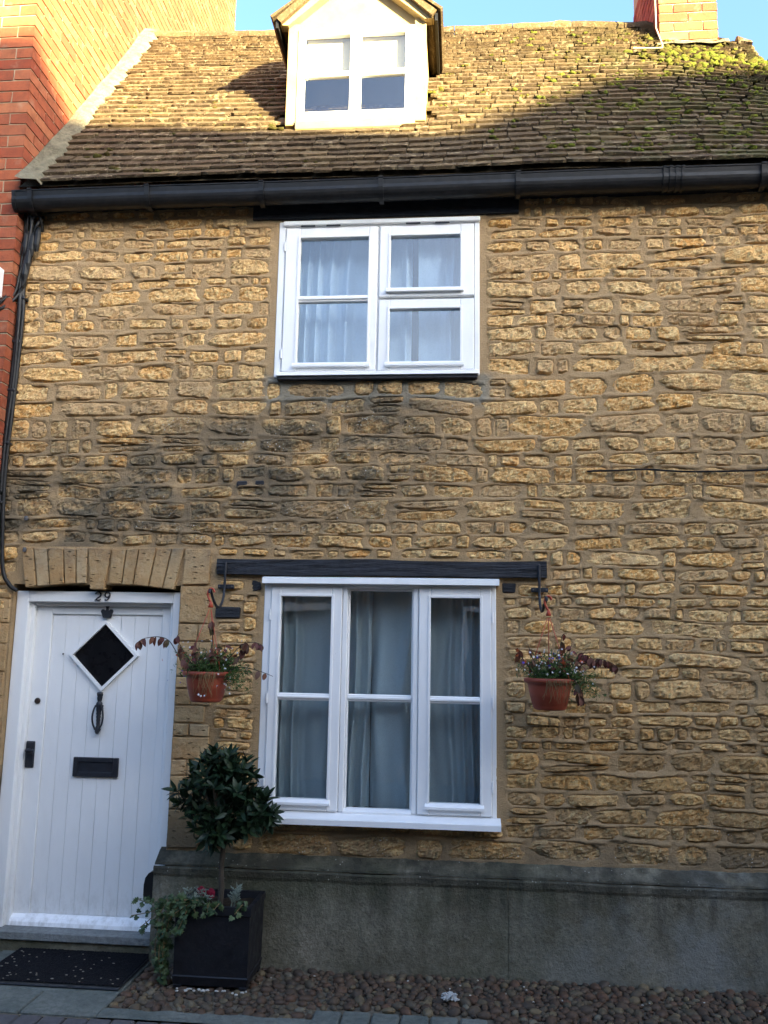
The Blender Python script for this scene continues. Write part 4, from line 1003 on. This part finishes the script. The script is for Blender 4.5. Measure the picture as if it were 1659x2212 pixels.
# cobbled strip
mb = MB(); nx, ny = 120, 24; vs = []
for i in range(nx + 1):
    for j in range(ny + 1):
        x = -1.585 + (2.6 + 1.585) * i / nx; y = -.74 + .70 * j / ny; vs.append((x, y, GZ - .012 + .006 * n3(x * 5, y * 5, 0) + .003 * n3(x * 22, y * 22, 0)))
mb.add(vs, [(i * (ny + 1) + j, (i + 1) * (ny + 1) + j, (i + 1) * (ny + 1) + j + 1, i * (ny + 1) + j + 1) for i in range(nx) for j in range(ny)])
cob = meta(mb.build('cobbled_strip', MAT['bedding'], None, smooth=True), kind='structure')
CM = []
for i in range(8):
    mb = MB(); rr = rnd.uniform(0, 90); vs = []
    for v in icv:
        k = 1 + .16 * n3(v.x * 1.1, v.y * 1.1, v.z * 1.1, rr); vs.append(v * k)
    mb.add(vs, icf); mb.smooth = True; CM.append(mb.mesh('cobble', MAT['cobble']))
cs = []; tries = 0; cell = {}
PLB = (-1.375, -.985, -.425, -.09)            # planter footprint
while tries < 26000:
    tries += 1
    x = rnd.uniform(-1.57, 1.75); y = rnd.uniform(-.72, -.085)
    if x < -.66 and y < -.665: continue
    if -.66 <= x < .15 and y < -.525: continue
    if PLB[0] + .03 < x < PLB[1] - .03 and PLB[2] + .04 < y < PLB[3] - .02: continue
    big = x < -.55
    r = rnd.uniform(.015, .031) if tries < 9000 else rnd.uniform(.010, .017)
    ok = True; ck = (int(x / .08), int(y / .08))
    for a in (-1, 0, 1):
        for b in (-1, 0, 1):
            for (X, Y_, R2) in cell.get((ck[0] + a, ck[1] + b), ()):
                if (x - X) ** 2 + (y - Y_) ** 2 < ((r + R2) * (.90 if not big else 1.0)) ** 2: ok = False
    if ok: cell.setdefault(ck, []).append((x, y, r)); cs.append((x, y, r))
def cvis(c): return c[2] * (1 if (c[1] > -.62 or c[0] < 0) and c[1] > -.47 - .16 * max(0, -c[0]) else .3)
cs.sort(key=lambda c: -cvis(c)); rest = MB()
for i, (x, y, r) in enumerate(cs):
    rot = (rnd.uniform(-.25, .25), rnd.uniform(-.25, .25), rnd.choice([0, 1.57]) + rnd.gauss(.5 if x < -.5 else 0, .5)); sc = (r * rnd.uniform(1.05, 1.4), r * rnd.uniform(.8, 1.0), r * rnd.uniform(.6, .9))
    z = GZ - .010 + (.002 if x < -.5 else .006); me = CM[rnd.randrange(8)]
    if i < 298: link('cobble', me, cob, (x, y, z), rot, sc)
    else:
        from mathutils import Euler
        M = Matrix.Translation((x, y, z)) @ Euler(rot).to_matrix().to_4x4() @ Matrix.Diagonal((*sc, 1)); rest.add([M @ v.co for v in me.vertices], [tuple(p.vertices) for p in me.polygons])
meta(rest.build('small_cobbles', MAT['cobble'], cob, smooth=True), kind='stuff')
# flagged pavement by the door
pv = meta(MB().box(-3.6, -1.588, -.76, .0, -.02, GZ - .016).build('pavement', MAT['bedding']), kind='structure')
for (x0, x1, y0, y1) in ((-2.42, -1.592, -.505, -.02), (-3.2, -2.43, -.505, -.02), (-1.945, -1.592, -.752, -.513), (-2.62, -1.953, -.752, -.513), (-3.3, -2.628, -.752, -.513)):
    MB().bbox(x0, x1, y0, y1, -.02, GZ + rnd.uniform(-.002, .002), .006).build('flagstone', MAT['slab'], pv)
# concrete edging, block pavers
ed = meta(MB().box(-4, 4, -.762, -.753, -.02, GZ - .012).build('edging', MAT['bedding']), kind='structure')
mb = MB(); n = 60; vs = []
for i in range(n + 1):
    x = -1.585 + .94 * i / n; vs += [(x, -.772 , GZ + .002), (x, -.678 + .012 * n3(x * 9, 0, 0), GZ + .004 + .003 * n3(x * 12, 0, 0)), (x, -.668 + .014 * n3(x * 9, 0, 0), GZ - .02)]
mb.add(vs, [(i * 3 + j, (i + 1) * 3 + j, (i + 1) * 3 + j + 1, i * 3 + j + 1) for i in range(n) for j in range(2)]); mb.build('edge_haunch', MAT['slab'], ed)
bp = meta(MB().box(-4, 4, -1.75, -.765, -.02, GZ - .018).build('block_paving', MAT['bedding']), kind='structure')
def pavers(x0, x1, y0, y1, w, d):
    y = y1; k = 0
    while y - d > y0:
        x = x0 + (w / 2 if k % 2 else 0)
        while x < x1 - .03:
            MB().bbox(x + .004, min(x + w, x1) - .004, y - d + .004, y - .004, -.02, GZ + rnd.uniform(-.004, .003), .006).build('paver', MAT['paver'], bp); x += w
        y -= d; k += 1
pavers(-2.45, 1.9, -1.20, -.775, .105, .205)
for x in (-.655, -.525, -.395, -.265, -.135, -.005):   # row of blocks that steps forward
    MB().bbox(x + .004, x + .126, -.765, -.565, -.02, GZ + .004 + rnd.uniform(-.003, .003), .008).build('paver', MAT['slab'], bp)
MB().bbox(-1.0, -.66, -.767, -.70, -.02, GZ + .003, .006).build('paver', MAT['slab'], bp)

# door mat
dm = thing('door_mat', (-1.97, -.24, GZ), 'black rubber-backed door mat with pale crumbs before the white door', 'door mat')
mb = MB(); mb.bbox(-2.335, -1.60, -.485, -.004, GZ + .003, GZ + .011, .004); mb.build('rubber_border', MAT['gutter'], dm)
mb = MB(); nx, ny = 120, 80; vs = []
for i in range(nx + 1):
    for j in range(ny + 1): vs.append((-2.325 + .715 * i / nx, -.455 + .441 * j / ny, GZ + .0125 + rnd.uniform(0, .004)))
mb.add(vs, [(i * (ny + 1) + j, (i + 1) * (ny + 1) + j, (i + 1) * (ny + 1) + j + 1, i * (ny + 1) + j + 1) for i in range(nx) for j in range(ny)]); mb.build('pile', MAT['mat'], dm)
mb = MB()
for i in range(46):
    x, y = rnd.uniform(-2.30, -1.64), rnd.uniform(-.44, -.03); blob(mb, Vector((x, y, GZ + .016)), rnd.uniform(.003, .0075), rnd.uniform(.002, .005), .002, i)
meta(mb.build('crumbs', mk_plain('crumb', (.22, .20, .16), .9), dm), kind='stuff')
# pale chips in front of the planter and on the cobbles
mb = MB()
for i in range(22): blob(mb, Vector((rnd.uniform(-1.34, -.99), -.445 - abs(rnd.gauss(0, .018)), GZ + .016)), rnd.uniform(.005, .011), rnd.uniform(.004, .007), .004, i)
for i in range(26): blob(mb, Vector((rnd.uniform(-1.5, 1.5), rnd.uniform(-.5, -.15), GZ + .028)), rnd.uniform(.003, .006), .003, .003, i)
meta(mb.build('stone_chips', MAT['pebble']), 'scattered pale stone chips on the brown cobbles', 'chips', kind='stuff')
mb = MB()
for i in range(30): blob(mb, Vector((-.045 + rnd.gauss(0, .024), -.40 + rnd.gauss(0, .014), GZ + .020 + rnd.uniform(0, .018))), rnd.uniform(.004, .013), rnd.uniform(.004, .010), rnd.uniform(.003, .010), i * 3, am=1.3)
meta(mb.build('crumpled_tissue', mk_plain('dirty_paper', (.42, .42, .40), .9, 30, .5), None, (-.045, -.40, GZ)), 'crumpled dirty white tissue lying on the cobbles', 'litter')

# ================================================================== PLANTS
def leaf_mesh(name, mat, L=1.0, W=.36, fold=.16, droop=.18, n=5):
    vs = []; 
    for i in range(n + 1):
        t = i / n; w = W / 2 * (math.sin(math.pi * min(1, t * .98 + .02)) ** .8) * (1.12 - .25 * t); z = -droop * t * t
        vs += [(-w, t * L, z + fold * w), (0, t * L, z), (w, t * L, z + fold * w)]
    fs = [(i * 3 + j, i * 3 + j + 1, i * 3 + j + 4, i * 3 + j + 3) for i in range(n) for j in range(2)]
    mb = MB(); mb.add(vs, fs); mb.smooth = True; return mb.mesh(name, mat)
def orient(p, d, up, s):
    d = d.normalized(); r = d.cross(up); r = r.normalized() if r.length > 1e-3 else Vector((1, 0, 0)); n = r.cross(d)
    return Matrix(((r.x, d.x, n.x, p.x), (r.y, d.y, n.y, p.y), (r.z, d.z, n.z, p.z), (0, 0, 0, 1))) @ Matrix.Diagonal((s, s, s, 1))
def rv(r=rnd):
    while True:
        v = Vector((r.uniform(-1, 1), r.uniform(-1, 1), r.uniform(-1, 1)))
        if .05 < v.length < 1: return v.normalized()
def put(name, me, parent, M):
    o = bpy.data.objects.new(name, me); C.objects.link(o); o.parent = parent
    M = M.copy(); M.translation = M.translation - WO[parent.name]; o.matrix_local = M; return o
def put_mb(mb, me, M): mb.add([M @ v.co for v in me.vertices], [tuple(p.vertices) for p in me.polygons])

# planter
px0, px1, py0, py1, pz0, pz1 = -1.378, -1.000, -.405, -.092, GZ + .012, .412
plt = thing('planter', (-1.19, -.25, GZ), 'square black planter box standing on the cobbles beside the front door', 'planter')
mb = MB()
def fr_ring(x0, x1, y0, y1, z): return [(x0, y0, z), (x1, y0, z), (x1, y1, z), (x0, y1, z)]
rings = [fr_ring(px0 + .012, px1 - .012, py0 + .012, py1 - .012, pz0), fr_ring(px0 + .004, px1 - .004, py0 + .004, py1 - .004, pz0 + .04), fr_ring(px0 + .009, px1 - .009, py0 + .009, py1 - .009, pz0 + .045), fr_ring(px0 + .006, px1 - .006, py0 + .006, py1 - .006, pz1 - .045), fr_ring(px0, px1, py0, py1, pz1 - .038), fr_ring(px0, px1, py0, py1, pz1), fr_ring(px0 + .022, px1 - .022, py0 + .022, py1 - .022, pz1), fr_ring(px0 + .024, px1 - .024, py0 + .024, py1 - .024, pz1 - .05)]
vs = [v for r in rings for v in r]; mb.add(vs, [(i * 4 + j, i * 4 + (j + 1) % 4, (i + 1) * 4 + (j + 1) % 4, (i + 1) * 4 + j) for i in range(len(rings) - 1) for j in range(4)] + [(3, 2, 1, 0)])
body = mb.build('box', MAT['planter'], plt)
for (x, y) in ((px0 + .03, py0 + .03), (px1 - .03, py0 + .03), (px0 + .03, py1 - .03), (px1 - .03, py1 - .03)):
    MB().bbox(x - .02, x + .02, y - .02, y + .02, GZ - .002, pz0 + .003, .003).build('foot', MAT['planter'], plt)
mb = MB(); n = 14; vs = [(px0 + .025 + (px1 - px0 - .05) * i / n, py0 + .025 + (py1 - py0 - .05) * j / n, pz1 - .035 + .012 * n3(i * .6, j * .6, 0)) for i in range(n + 1) for j in range(n + 1)]
mb.add(vs, [(i * (n + 1) + j, (i + 1) * (n + 1) + j, (i + 1) * (n + 1) + j + 1, i * (n + 1) + j + 1) for i in range(n) for j in range(n)]); mb.build('soil', MAT['soil'], plt)

# bay tree
tx, ty = -1.195, -.25
bay = thing('bay_tree', (tx, ty, .38), 'clipped bay tree with a round dark green crown growing in the black planter', 'tree')
mb = MB(); mb.tube(smooth([(tx, ty, .36), (tx + .004, ty, .46), (tx - .003, ty + .004, .56), (tx + .004, ty, .66), (tx, ty, .78)]), [.014] * 10 + [.013] * 10 + [.012] * 5, 9)
lobes = [((-.02, 0, .90), .19), ((.12, .0, .86), .13), ((-.14, .0, .92), .11), ((.02, 0, 1.03), .10), ((-.06, -.02, 1.03), .09), ((.16, 0, .79), .10), ((-.10, 0, .80), .10), ((.10, 0, 1.0), .09), ((.19, 0, .83), .07), ((.06, -.02, .74), .10), ((.0, -.02, .84), .12), ((-.04, -.02, .76), .10)]
tips = []; br = random.Random(7)
for i in range(165):
    (c, r) = lobes[min(br.randrange(14), 11)] if i > 12 else lobes[0]
    d = rv(br); d.y *= .8; q = Vector((tx + c[0], ty + c[1], c[2])) + Vector((d.x, d.y * .9, d.z)) * r * br.uniform(.78, 1.08)
    if q.y > -.04: q.y = -.04 - br.uniform(0, .05)
    tips.append((q, d))
for i, (q, d) in enumerate(tips):
    if i % 3 == 0:
        s0 = Vector((tx, ty, br.uniform(.64, .80))); mb.tube(smooth([s0, s0.lerp(q, .5) + Vector((0, 0, -.02)), q], 4), [.006 - .0045 * k / 8 for k in range(9)], 5)
mb.build('trunk', MAT['bark'], bay)
LM = [leaf_mesh('leaf', MAT['bay'], 1, w, .25, dr) for w, dr in ((.34, .12), (.38, .25), (.30, .05))]
crown = MB(); leaves = []
for (q, d) in tips:
    ax = (d + Vector((0, 0, .55)) + rv(br) * .35).normalized()
    a0 = br.uniform(0, 6.28); t1 = ax.orthogonal().normalized(); t2 = ax.cross(t1); nl = br.randint(6, 9)
    for j in range(nl):
        a = a0 + j * 2.4; sp = .45 + .75 * j / nl
        dd = ax * math.cos(sp * 1.05) + (t1 * math.cos(a) + t2 * math.sin(a)) * math.sin(sp * 1.05)
        leaves.append((orient(q - ax * .022 * j / nl, dd, ax, br.uniform(.052, .082)), br.randrange(3), q.y))
order = sorted(range(len(leaves)), key=lambda i: leaves[i][2]); 
inner = [i for i in order[290:]]
for i in inner: put_mb(crown, LM[leaves[i][1]], leaves[i][0])
# leaves in the heart of the crown
for i in range(420):
    (c, r) = lobes[br.randrange(12)]; d = rv(br); q = Vector((tx + c[0], ty + c[1], c[2])) + d * r * br.uniform(.2, .75)
    if q.y > -.04: q.y = -.05
    put_mb(crown, LM[i % 3], orient(q, rv(br), rv(br), br.uniform(.05, .075)))
crown.smooth = True; cr = meta(crown.build('crown', MAT['bay'], bay), kind='stuff')
for i in order[:290]: put('leaf', LM[leaves[i][1]], cr, leaves[i][0])

# ivy, silver plant and pansy in the planter
def ivy_mesh():
    pts = [(0, 0), (.30, -.10), (.52, .16), (.30, .34), (.34, .62), (.10, .60), (0, 1.0), (-.10, .60), (-.34, .62), (-.30, .34), (-.52, .16), (-.30, -.10)]
    mb = MB(); vs = [(0, .35, .05)] + [(x, y, -.10 * abs(x)) for x, y in pts]; mb.add(vs, [(0, 1 + i, 1 + (i + 1) % 12) for i in range(12)]); return mb.mesh('ivy_leaf', MAT['ivy'])
IV = ivy_mesh()
ivy = thing('ivy', (-1.33, -.36, .40), 'trailing ivy spilling over the corner of the black planter', 'ivy')
trails = []
pr = random.Random(12)
for i in range(9):
    x0 = pr.uniform(-1.37, -1.22); p0 = Vector((x0, -.37, .41)); ox_ = pr.uniform(-.09, .02)
    p = [p0, p0 + Vector((-.03 + ox_ * .3, -.05, .03)), Vector((min(-1.385, x0 - .07) + ox_ * .7, -.40 + pr.uniform(-.03, .05), .34)), Vector((-1.41 + ox_ * .6, -.38 + pr.uniform(-.04, .05), .22)), Vector((-1.42 + ox_ * .4, -.37, pr.uniform(.06, .16)))]
    trails.append(smooth(p, 5))
for tgt in ((-1.60, -.30, .40), (-1.62, -.32, .33), (-1.57, -.33, .28)):
    trails.append(smooth([Vector((-1.33, -.37, .42)), Vector((-1.42, -.37, .43)), Vector((-1.50, -.34, (.40 + tgt[2]) / 2)), Vector(tgt)], 5))
trails.append(smooth([Vector((-1.31, -.38, .42)), Vector((-1.31, -.43, .39)), Vector((-1.335, -.435, .33)), Vector((-1.35, -.43, .30))], 5))
for i in range(5):
    x0 = pr.uniform(-1.33, -1.05); trails.append(smooth([Vector((x0, -.36, .39)), Vector((x0 + pr.uniform(-.05, .05), -.41, .43)), Vector((x0 + pr.uniform(-.06, .06), -.43, .39))], 4))
mb = MB(); fol = MB(); nl = 0; ivs = []
for t in trails:
    mb.tube(t, .0022, 5)
    for k, p in enumerate(t):
        for _ in range(2):
            d = rv(pr); d.z -= .3; ivs.append(orient(p + d * .012, d, Vector((0, -1, .35)) + rv(pr) * .5, pr.uniform(.018, .036)))
stm = mb.build('stem', MAT['dry'], ivy)
for M in ivs[:150]: put('leaf', IV, ivy, M)
for M in ivs[150:]: put_mb(fol, IV, M)
if fol.v: meta(fol.build('small_leaves', MAT['ivy'], ivy), kind='stuff')
sp = thing('silver_plant', (-1.26, -.33, .39), 'silver grey feathery foliage plant at the front of the black planter', 'plant')
mb = MB()
def feather(mb, p0, d, L, depth=0):
    p = [p0 + d * L * t + Vector((0, 0, -.15 * L * t * t)) for t in (0, .35, .7, 1)]; mb.tube(p, [.0022, .002, .0017, .001] if depth == 0 else [.0015, .0014, .0012, .0008], 4)
    if depth < 2:
        for t in (.3, .45, .6, .75, .9):
            for s in (-1, 1):
                q = p0 + d * L * t; sd = (d + (rv(pr) * .9 + Vector((s * .6, 0, .2)))).normalized(); feather(mb, q, sd, L * (.32 if depth == 0 else .3), depth + 1 if pr.random() < .8 else 2)
for i in range(15):
    d = Vector((pr.uniform(-.9, .5), pr.uniform(-.8, .1), pr.uniform(.35, 1))).normalized(); feather(mb, Vector((-1.27 + pr.uniform(-.05, .05), -.345 + pr.uniform(-.03, .03), .39)), d, pr.uniform(.06, .115))
for i in range(4):
    d = Vector((pr.uniform(-.2, .5), pr.uniform(-.4, .1), 1)).normalized(); feather(mb, Vector((-1.12 + pr.uniform(-.02, .02), -.33, .39)), d, pr.uniform(.07, .14))
meta(mb.build('foliage', MAT['silver'], sp), kind='stuff')
pn = thing('pansy', (-1.225, -.35, .39), 'crimson pansy with two blooms among the silver foliage in the planter', 'flower')
mb = MB(); mb.tube([(-1.225, -.35, .38), (-1.24, -.37, .44), (-1.25, -.385, .475)], .002, 5); mb.tube([(-1.22, -.35, .38), (-1.215, -.37, .44), (-1.205, -.38, .465)], .002, 5); mb.build('stem', MAT['greenleaf'], pn)
for c in ((-1.252, -.392, .478), (-1.205, -.387, .468)):
    mb = MB()
    for k in range(5):
        a = k * 1.257 + .3; blob(mb, Vector((c[0] + .011 * math.cos(a), c[1] + .003 * (k % 2), c[2] + .011 * math.sin(a))), .012, .003, .012, k, am=.3)
    mb.build('bloom', MAT['rflower'], pn)

# hanging baskets and their brackets
FL = leaf_mesh('leaf', MAT['redleaf'], 1, .55, .3, .22); FS = leaf_mesh('leaf', MAT['greenleaf'], 1, .22, .1, .1, 2)
def star(mb, c, s, r=rnd):
    n = rv(r); n.y = -abs(n.y) - .5; n.normalize(); t1 = n.orthogonal().normalized(); t2 = n.cross(t1); a0 = r.uniform(0, 6)
    vs = [c + n * s * .1]; 
    for k in range(10):
        a = a0 + k * math.pi / 5; q = s * (1 if k % 2 == 0 else .45); vs.append(c + (t1 * math.cos(a) + t2 * math.sin(a)) * q)
    mb.add(vs, [(0, 1 + k, 1 + (k + 1) % 10) for k in range(10)])
def bracket(label, bx, hookx, hookz):
    b = thing('plant_bracket', (bx, -.03, 2.0), label, 'bracket', 'iron brackets on the black beam')
    mb = MB(); mb.bbox(bx - .042, bx + .048, -.036, -.016, 1.968, 1.992, .003); pl_ = mb.build('cross_plate', MAT['black'], b)
    for dx in (-.032, .038):
        m2 = MB(); m2.lathe([(0, -.004), (.004, -.003), (.005, 0)], (0, 0, 0), 8); m2.v = [(bx + dx + x, -.038 + z, 1.98 + y) for x, y, z in m2.v]; m2.build('screw', MAT['lead'], pl_)
    mb = MB(); dx = hookx - bx
    p = [(bx, -.044, 2.115), (bx, -.046, 2.05), (bx, -.046, 1.98), (bx + dx * .05, -.060, 1.915), (bx + dx * .2, -.105, 1.868), (bx + dx * .45, -.165, 1.865), (bx + dx * .7, -.215, 1.895), (bx + dx * .92, -.245, hookz - .02), (hookx, -.262, hookz), (hookx + dx * .10, -.275, hookz - .004), (hookx + dx * .1, -.276, hookz - .018)]
    mb.tube(smooth(p), .0075, 8); mb.tube([(bx, -.040, 2.10), (bx, -.030, 2.125)], .006, 6); mb.smooth = True; mb.build('arm', MAT['black'], b)
    return b
bracket('black iron hook bracket between the door arch and the lower window', -1.305, -1.318, 1.945)
bracket('black iron hook bracket on the beam end away from the door', .415, .428, 1.925)
def basket(label, cx, cy, zrim, hookz, seed, flowers, sprays, lean):
    r = random.Random(seed); b = thing('hanging_basket', (cx, cy, zrim - .155), label, 'hanging basket', 'terracotta plastic hanging baskets')
    mb = MB(); mb.lathe([(0, -.152), (.070, -.153), (.078, -.148), (.0835, -.138), (.085, -.128), (.0875, -.126), (.090, -.112), (.092, -.110), (.0945, -.094), (.0965, -.092), (.100, -.072), (.106, -.040), (.110, -.024), (.122, -.020), (.127, -.012), (.127, .0), (.120, .003), (.116, -.002), (.108, -.03), (0, -.03)], (cx, cy, zrim), 40); mb.smooth = True
    mb.build('pot', MAT['terracotta'], b)
    apex = Vector((cx, cy, hookz - .085))
    mb = MB()
    for a in (200, 320, 85):
        e = Vector((cx + .118 * math.cos(R_(a)), cy + .118 * math.sin(R_(a)), zrim - .004)); mb.tube([e, apex + (e - apex) * .05], .0021, 6)
    mb.tube([apex + Vector((0, 0, -.008)), apex + Vector((0, 0, .012)), apex + Vector((0, 0, .022))], [.015, .010, .006], 8)
    mb.tube(smooth([apex + Vector((0, 0, .018)), apex + Vector((-.012, 0, .040)), apex + Vector((-.019, 0, .064)), apex + Vector((-.010, 0, .088)), apex + Vector((.008, 0, .090)), apex + Vector((.016, 0, .072))]), .0058, 7); mb.smooth = True
    mb.build('hanger', MAT['redplastic'], b)
    fol = MB(); base = Vector((cx, cy, zrim - .01))
    for i in range(760):                            # fine green mass
        a = r.uniform(0, 6.28); q = r.uniform(0, .10); p = base + Vector((q * math.cos(a), q * math.sin(a), 0)); d = Vector((r.gauss(lean * .4, .75), r.gauss(-.1, .5), r.uniform(.25, 1.1))).normalized(); L = r.uniform(.04, .18)
        tip = p + d * L; tip.z -= .03 * r.random()
        if i % 3 == 0: fol.tube([p, p.lerp(tip, .5) + Vector((0, 0, .008)), tip], .0009, 3)
        for k in range(3): put_mb(fol, FS, orient(p.lerp(tip, r.uniform(.3, 1)), rv(r) + d * .6, rv(r), r.uniform(.016, .032)))
    for i in range(150):                            # trailing side
        p = base + Vector((lean * .10 + r.uniform(-.02, .02), r.uniform(-.08, .05), 0)); tip = p + Vector((lean * r.uniform(.02, .17), r.uniform(-.06, .05), r.uniform(-.10, .05)))
        for k in range(4): put_mb(fol, FS, orient(p.lerp(tip, r.uniform(.2, 1)), rv(r), rv(r), r.uniform(.014, .028)))
    meta(fol.build('green_foliage', MAT['greenleaf'], b), kind='stuff')
    dr = MB()
    for i in range(26):
        x = r.gauss(.03, .035); p = base + Vector((x, -.122, .012)); dr.tube(smooth([p, p + Vector((r.uniform(-.01, .01), -.012, -.03)), p + Vector((r.uniform(-.03, .03), -.006, -r.uniform(.05, .13)))], 4), .0010, 3)
    meta(dr.build('dry_strands', MAT['dry'], b), kind='stuff')
    st = MB(); lv = []
    for pts, den in sprays:
        sp_ = smooth([base + Vector(p) for p in pts], 6); m = len(sp_); st.tube(sp_, [.0032 - .0020 * k / m for k in range(m)], 5)
        for k in range(int(m * .45), m):
            if r.random() < den:
                for s_ in (-1, 1):
                    if r.random() < .75:
                        d = Vector((r.uniform(-.5, .5), r.uniform(-.6, .2), -r.uniform(.5, 1.1))); lv.append(orient(sp_[k], d, Vector((s_ * .5, -1, .4)), r.uniform(.030, .052)))
    for i in range(16):                             # short fuchsia shoots
        a = r.uniform(0, 6.28); p = base + Vector((.07 * math.cos(a), .07 * math.sin(a), 0)); tip = p + Vector((r.gauss(lean * .03, .05), r.uniform(-.05, .03), r.uniform(.07, .19))); st.tube([p, p.lerp(tip, .5) + Vector((0, 0, .01)), tip], [.002, .0016, .001], 4)
        for k in range(4): lv.append(orient(p.lerp(tip, r.uniform(.45, 1)), Vector((r.uniform(-1, 1), r.uniform(-.8, .2), r.uniform(-.9, .1))), rv(r) + Vector((0, -1, .5)), r.uniform(.024, .044)))
    st.build('stems', MAT['bark'], b)
    for M in lv: put('leaf', FL, b, M)
    for key, pts in flowers.items():
        mb = MB()
        for (x, y, z, s) in pts: star(mb, base + Vector((x, y, z)), s, r)
        meta(mb.build({'w': 'white_flowers', 'b': 'blue_flowers', 'o': 'orange_flowers'}[key], MAT[key + 'flower'], b), kind='stuff')
    return b
fr1 = random.Random(3)
def sc(n, cx_, sx, z0, z1, s0, s1): return [(fr1.gauss(cx_, sx), fr1.uniform(-.14, -.02), fr1.uniform(z0, z1), fr1.uniform(s0, s1)) for _ in range(n)]
basket('red plastic hanging basket of fuchsia sprays between the front door and lower window', -1.314, -.262, 1.520, 1.945, 5,
       {'w': sc(34, .03, .08, .03, .17, .005, .009) + sc(14, .12, .04, -.11, .03, .005, .008) + [(.0, -.135, -.10, .008), (.012, -.135, -.107, .007), (.03, -.135, -.105, .007)], 'b': sc(4, -.10, .04, -.05, .02, .005, .007), 'o': sc(5, -.08, .07, .04, .12, .008, .013)},
       [([(-.09, -.02, 0), (-.15, -.03, .09), (-.20, -.04, .165), (-.26, -.04, .185), (-.33, -.05, .175), (-.365, -.05, .155)], .5),
        ([(-.04, -.03, 0), (-.12, -.05, .12), (-.155, -.05, .185), (-.13, -.05, .21)], .45), ([(.02, -.02, 0), (.025, -.02, .14), (.02, -.02, .25), (.015, -.02, .27)], .5),
        ([(.05, -.03, 0), (.12, -.04, .08), (.19, -.05, .15), (.25, -.05, .165), (.30, -.06, .15)], .35), ([(.04, 0, .01), (.14, -.02, .06), (.20, -.02, .13), (.20, -.03, .17)], .5),
        ([(.08, -.03, 0), (.18, -.05, .035), (.27, -.06, .025), (.36, -.06, -.005)], .3), ([(-.06, -.04, 0), (-.10, -.06, .06), (-.13, -.06, .14)], .6)], 1.0)
basket('red plastic hanging basket of blue lobelia on bare stone away from the door', .440, -.262, 1.520, 1.925, 8,
       {'w': sc(46, .0, .075, .03, .16, .005, .009) + sc(16, .13, .05, -.02, .08, .005, .008), 'b': sc(11, -.03, .07, .03, .14, .007, .011), 'o': sc(6, .0, .13, .03, .15, .010, .016)},
       [([(-.05, -.03, 0), (-.10, -.05, .06), (-.15, -.05, .13), (-.16, -.05, .16)], .5), ([(.02, -.04, 0), (.045, -.05, .12), (.06, -.05, .22), (.085, -.05, .235)], .4),
        ([(.06, -.03, 0), (.14, -.05, .07), (.21, -.05, .11), (.27, -.06, .105), (.32, -.06, .08)], .75), ([(.05, -.02, 0), (.11, -.05, .09), (.17, -.06, .13), (.22, -.06, .10)], .7),
        ([(.08, -.05, 0), (.11, -.09, .01), (.13, -.10, -.04), (.14, -.10, -.075)], .8), ([(-.03, -.03, 0), (-.08, -.06, .09), (-.11, -.05, .18)], .45)], 1.0)

# ================================================================== ACROSS THE STREET (behind the camera; shades the wall)
def terrace(name, label, x0, x1, hl, hr, ye, yr, ze, zr):
    t = thing(name, ((x0 + x1) / 2, ye - 1, 0), label, 'house')
    MB().box(x0, x1, 2 * yr - ye, ye, -.03, ze).build('wall', MAT['oppwall'], t)
    mb = MB(); yb = 2 * yr - ye - .3; ys = ye + .25
    vs = [(x0, ys, ze), (x1, ys, ze), (x1, yb, ze), (x0, yb, ze), (x0 + hl, yr, zr), (x1 - hr, yr, zr)]
    mb.add(vs, [(0, 1, 5, 4), (2, 3, 4, 5), (3, 0, 4), (1, 2, 5), (3, 2, 1, 0)]); mb.build('roof', MAT['opproof'], t)
    x = x0 + 1.0
    while x < x1 - 1.5:
        for z in (1.0, 3.4):
            f = MB().frame(x, x + 1.0, z, z + 1.25, .07, ye - .02, ye + .04, .004).build('window', W_, t); MB().box(x + .06, x + .94, ye - .005, ye + .006, z + .06, z + 1.19).build('pane', MAT['glass'], f)
        x += 2.6
    return t
def shade_z(y, z, d=9.2): return z + (y + d) * math.tan(R_(SUN_EL)) / math.cos(R_(SUN_AZ))    # ridge height whose shadow ends at y, z
terrace('terraced_house', 'long low stone house facing the cottage across the street', -14, 3.2, 0, 0, -6.8, -9.2, 4.2, 5.9)
terrace('terraced_house', 'narrow tall stone house with hipped roof facing the brick house', 3.25, 7.40, .8, 1.1, -6.75, -9.2, shade_z(.4, 4.55, 6.75), shade_z(-.1, 5.42))
terrace('terraced_house', 'short low stone house between two taller ones across the street', 7.45, 9.35, 0, 0, -6.6, -9.2, 5.0, shade_z(.2, 4.66))
terrace('terraced_house', 'taller hipped stone house further up the street facing the cottage', 9.40, 24, 1.5, 0, -6.4, -9.2, shade_z(.3, 4.9, 6.4), shade_z(.65, 5.56))
# cottage that adjoins at the far end of the wall
nc = thing('low_cottage', (4.6, 1.5, 0), 'low plain stone cottage adjoining the far end of the rubble wall', 'cottage')
MB().box(2.08, 7.2, .03, 3.6, -.03, 3.3).build('wall', MAT['oppwall'], nc)
MB().prism_x([(-.2, 3.2), (3.8, 3.2), (1.8, 5.0)], 2.09, 7.25).build('roof', MAT['opproof'], nc)
for x in (3.0, 5.2):
    f = MB().frame(x, x + 1.0, 1.0, 2.2, .07, -.01, .05, .004).build('window', W_, nc); MB().box(x + .06, x + .94, .012, .022, 1.06, 2.14).build('pane', MAT['glass'], f)
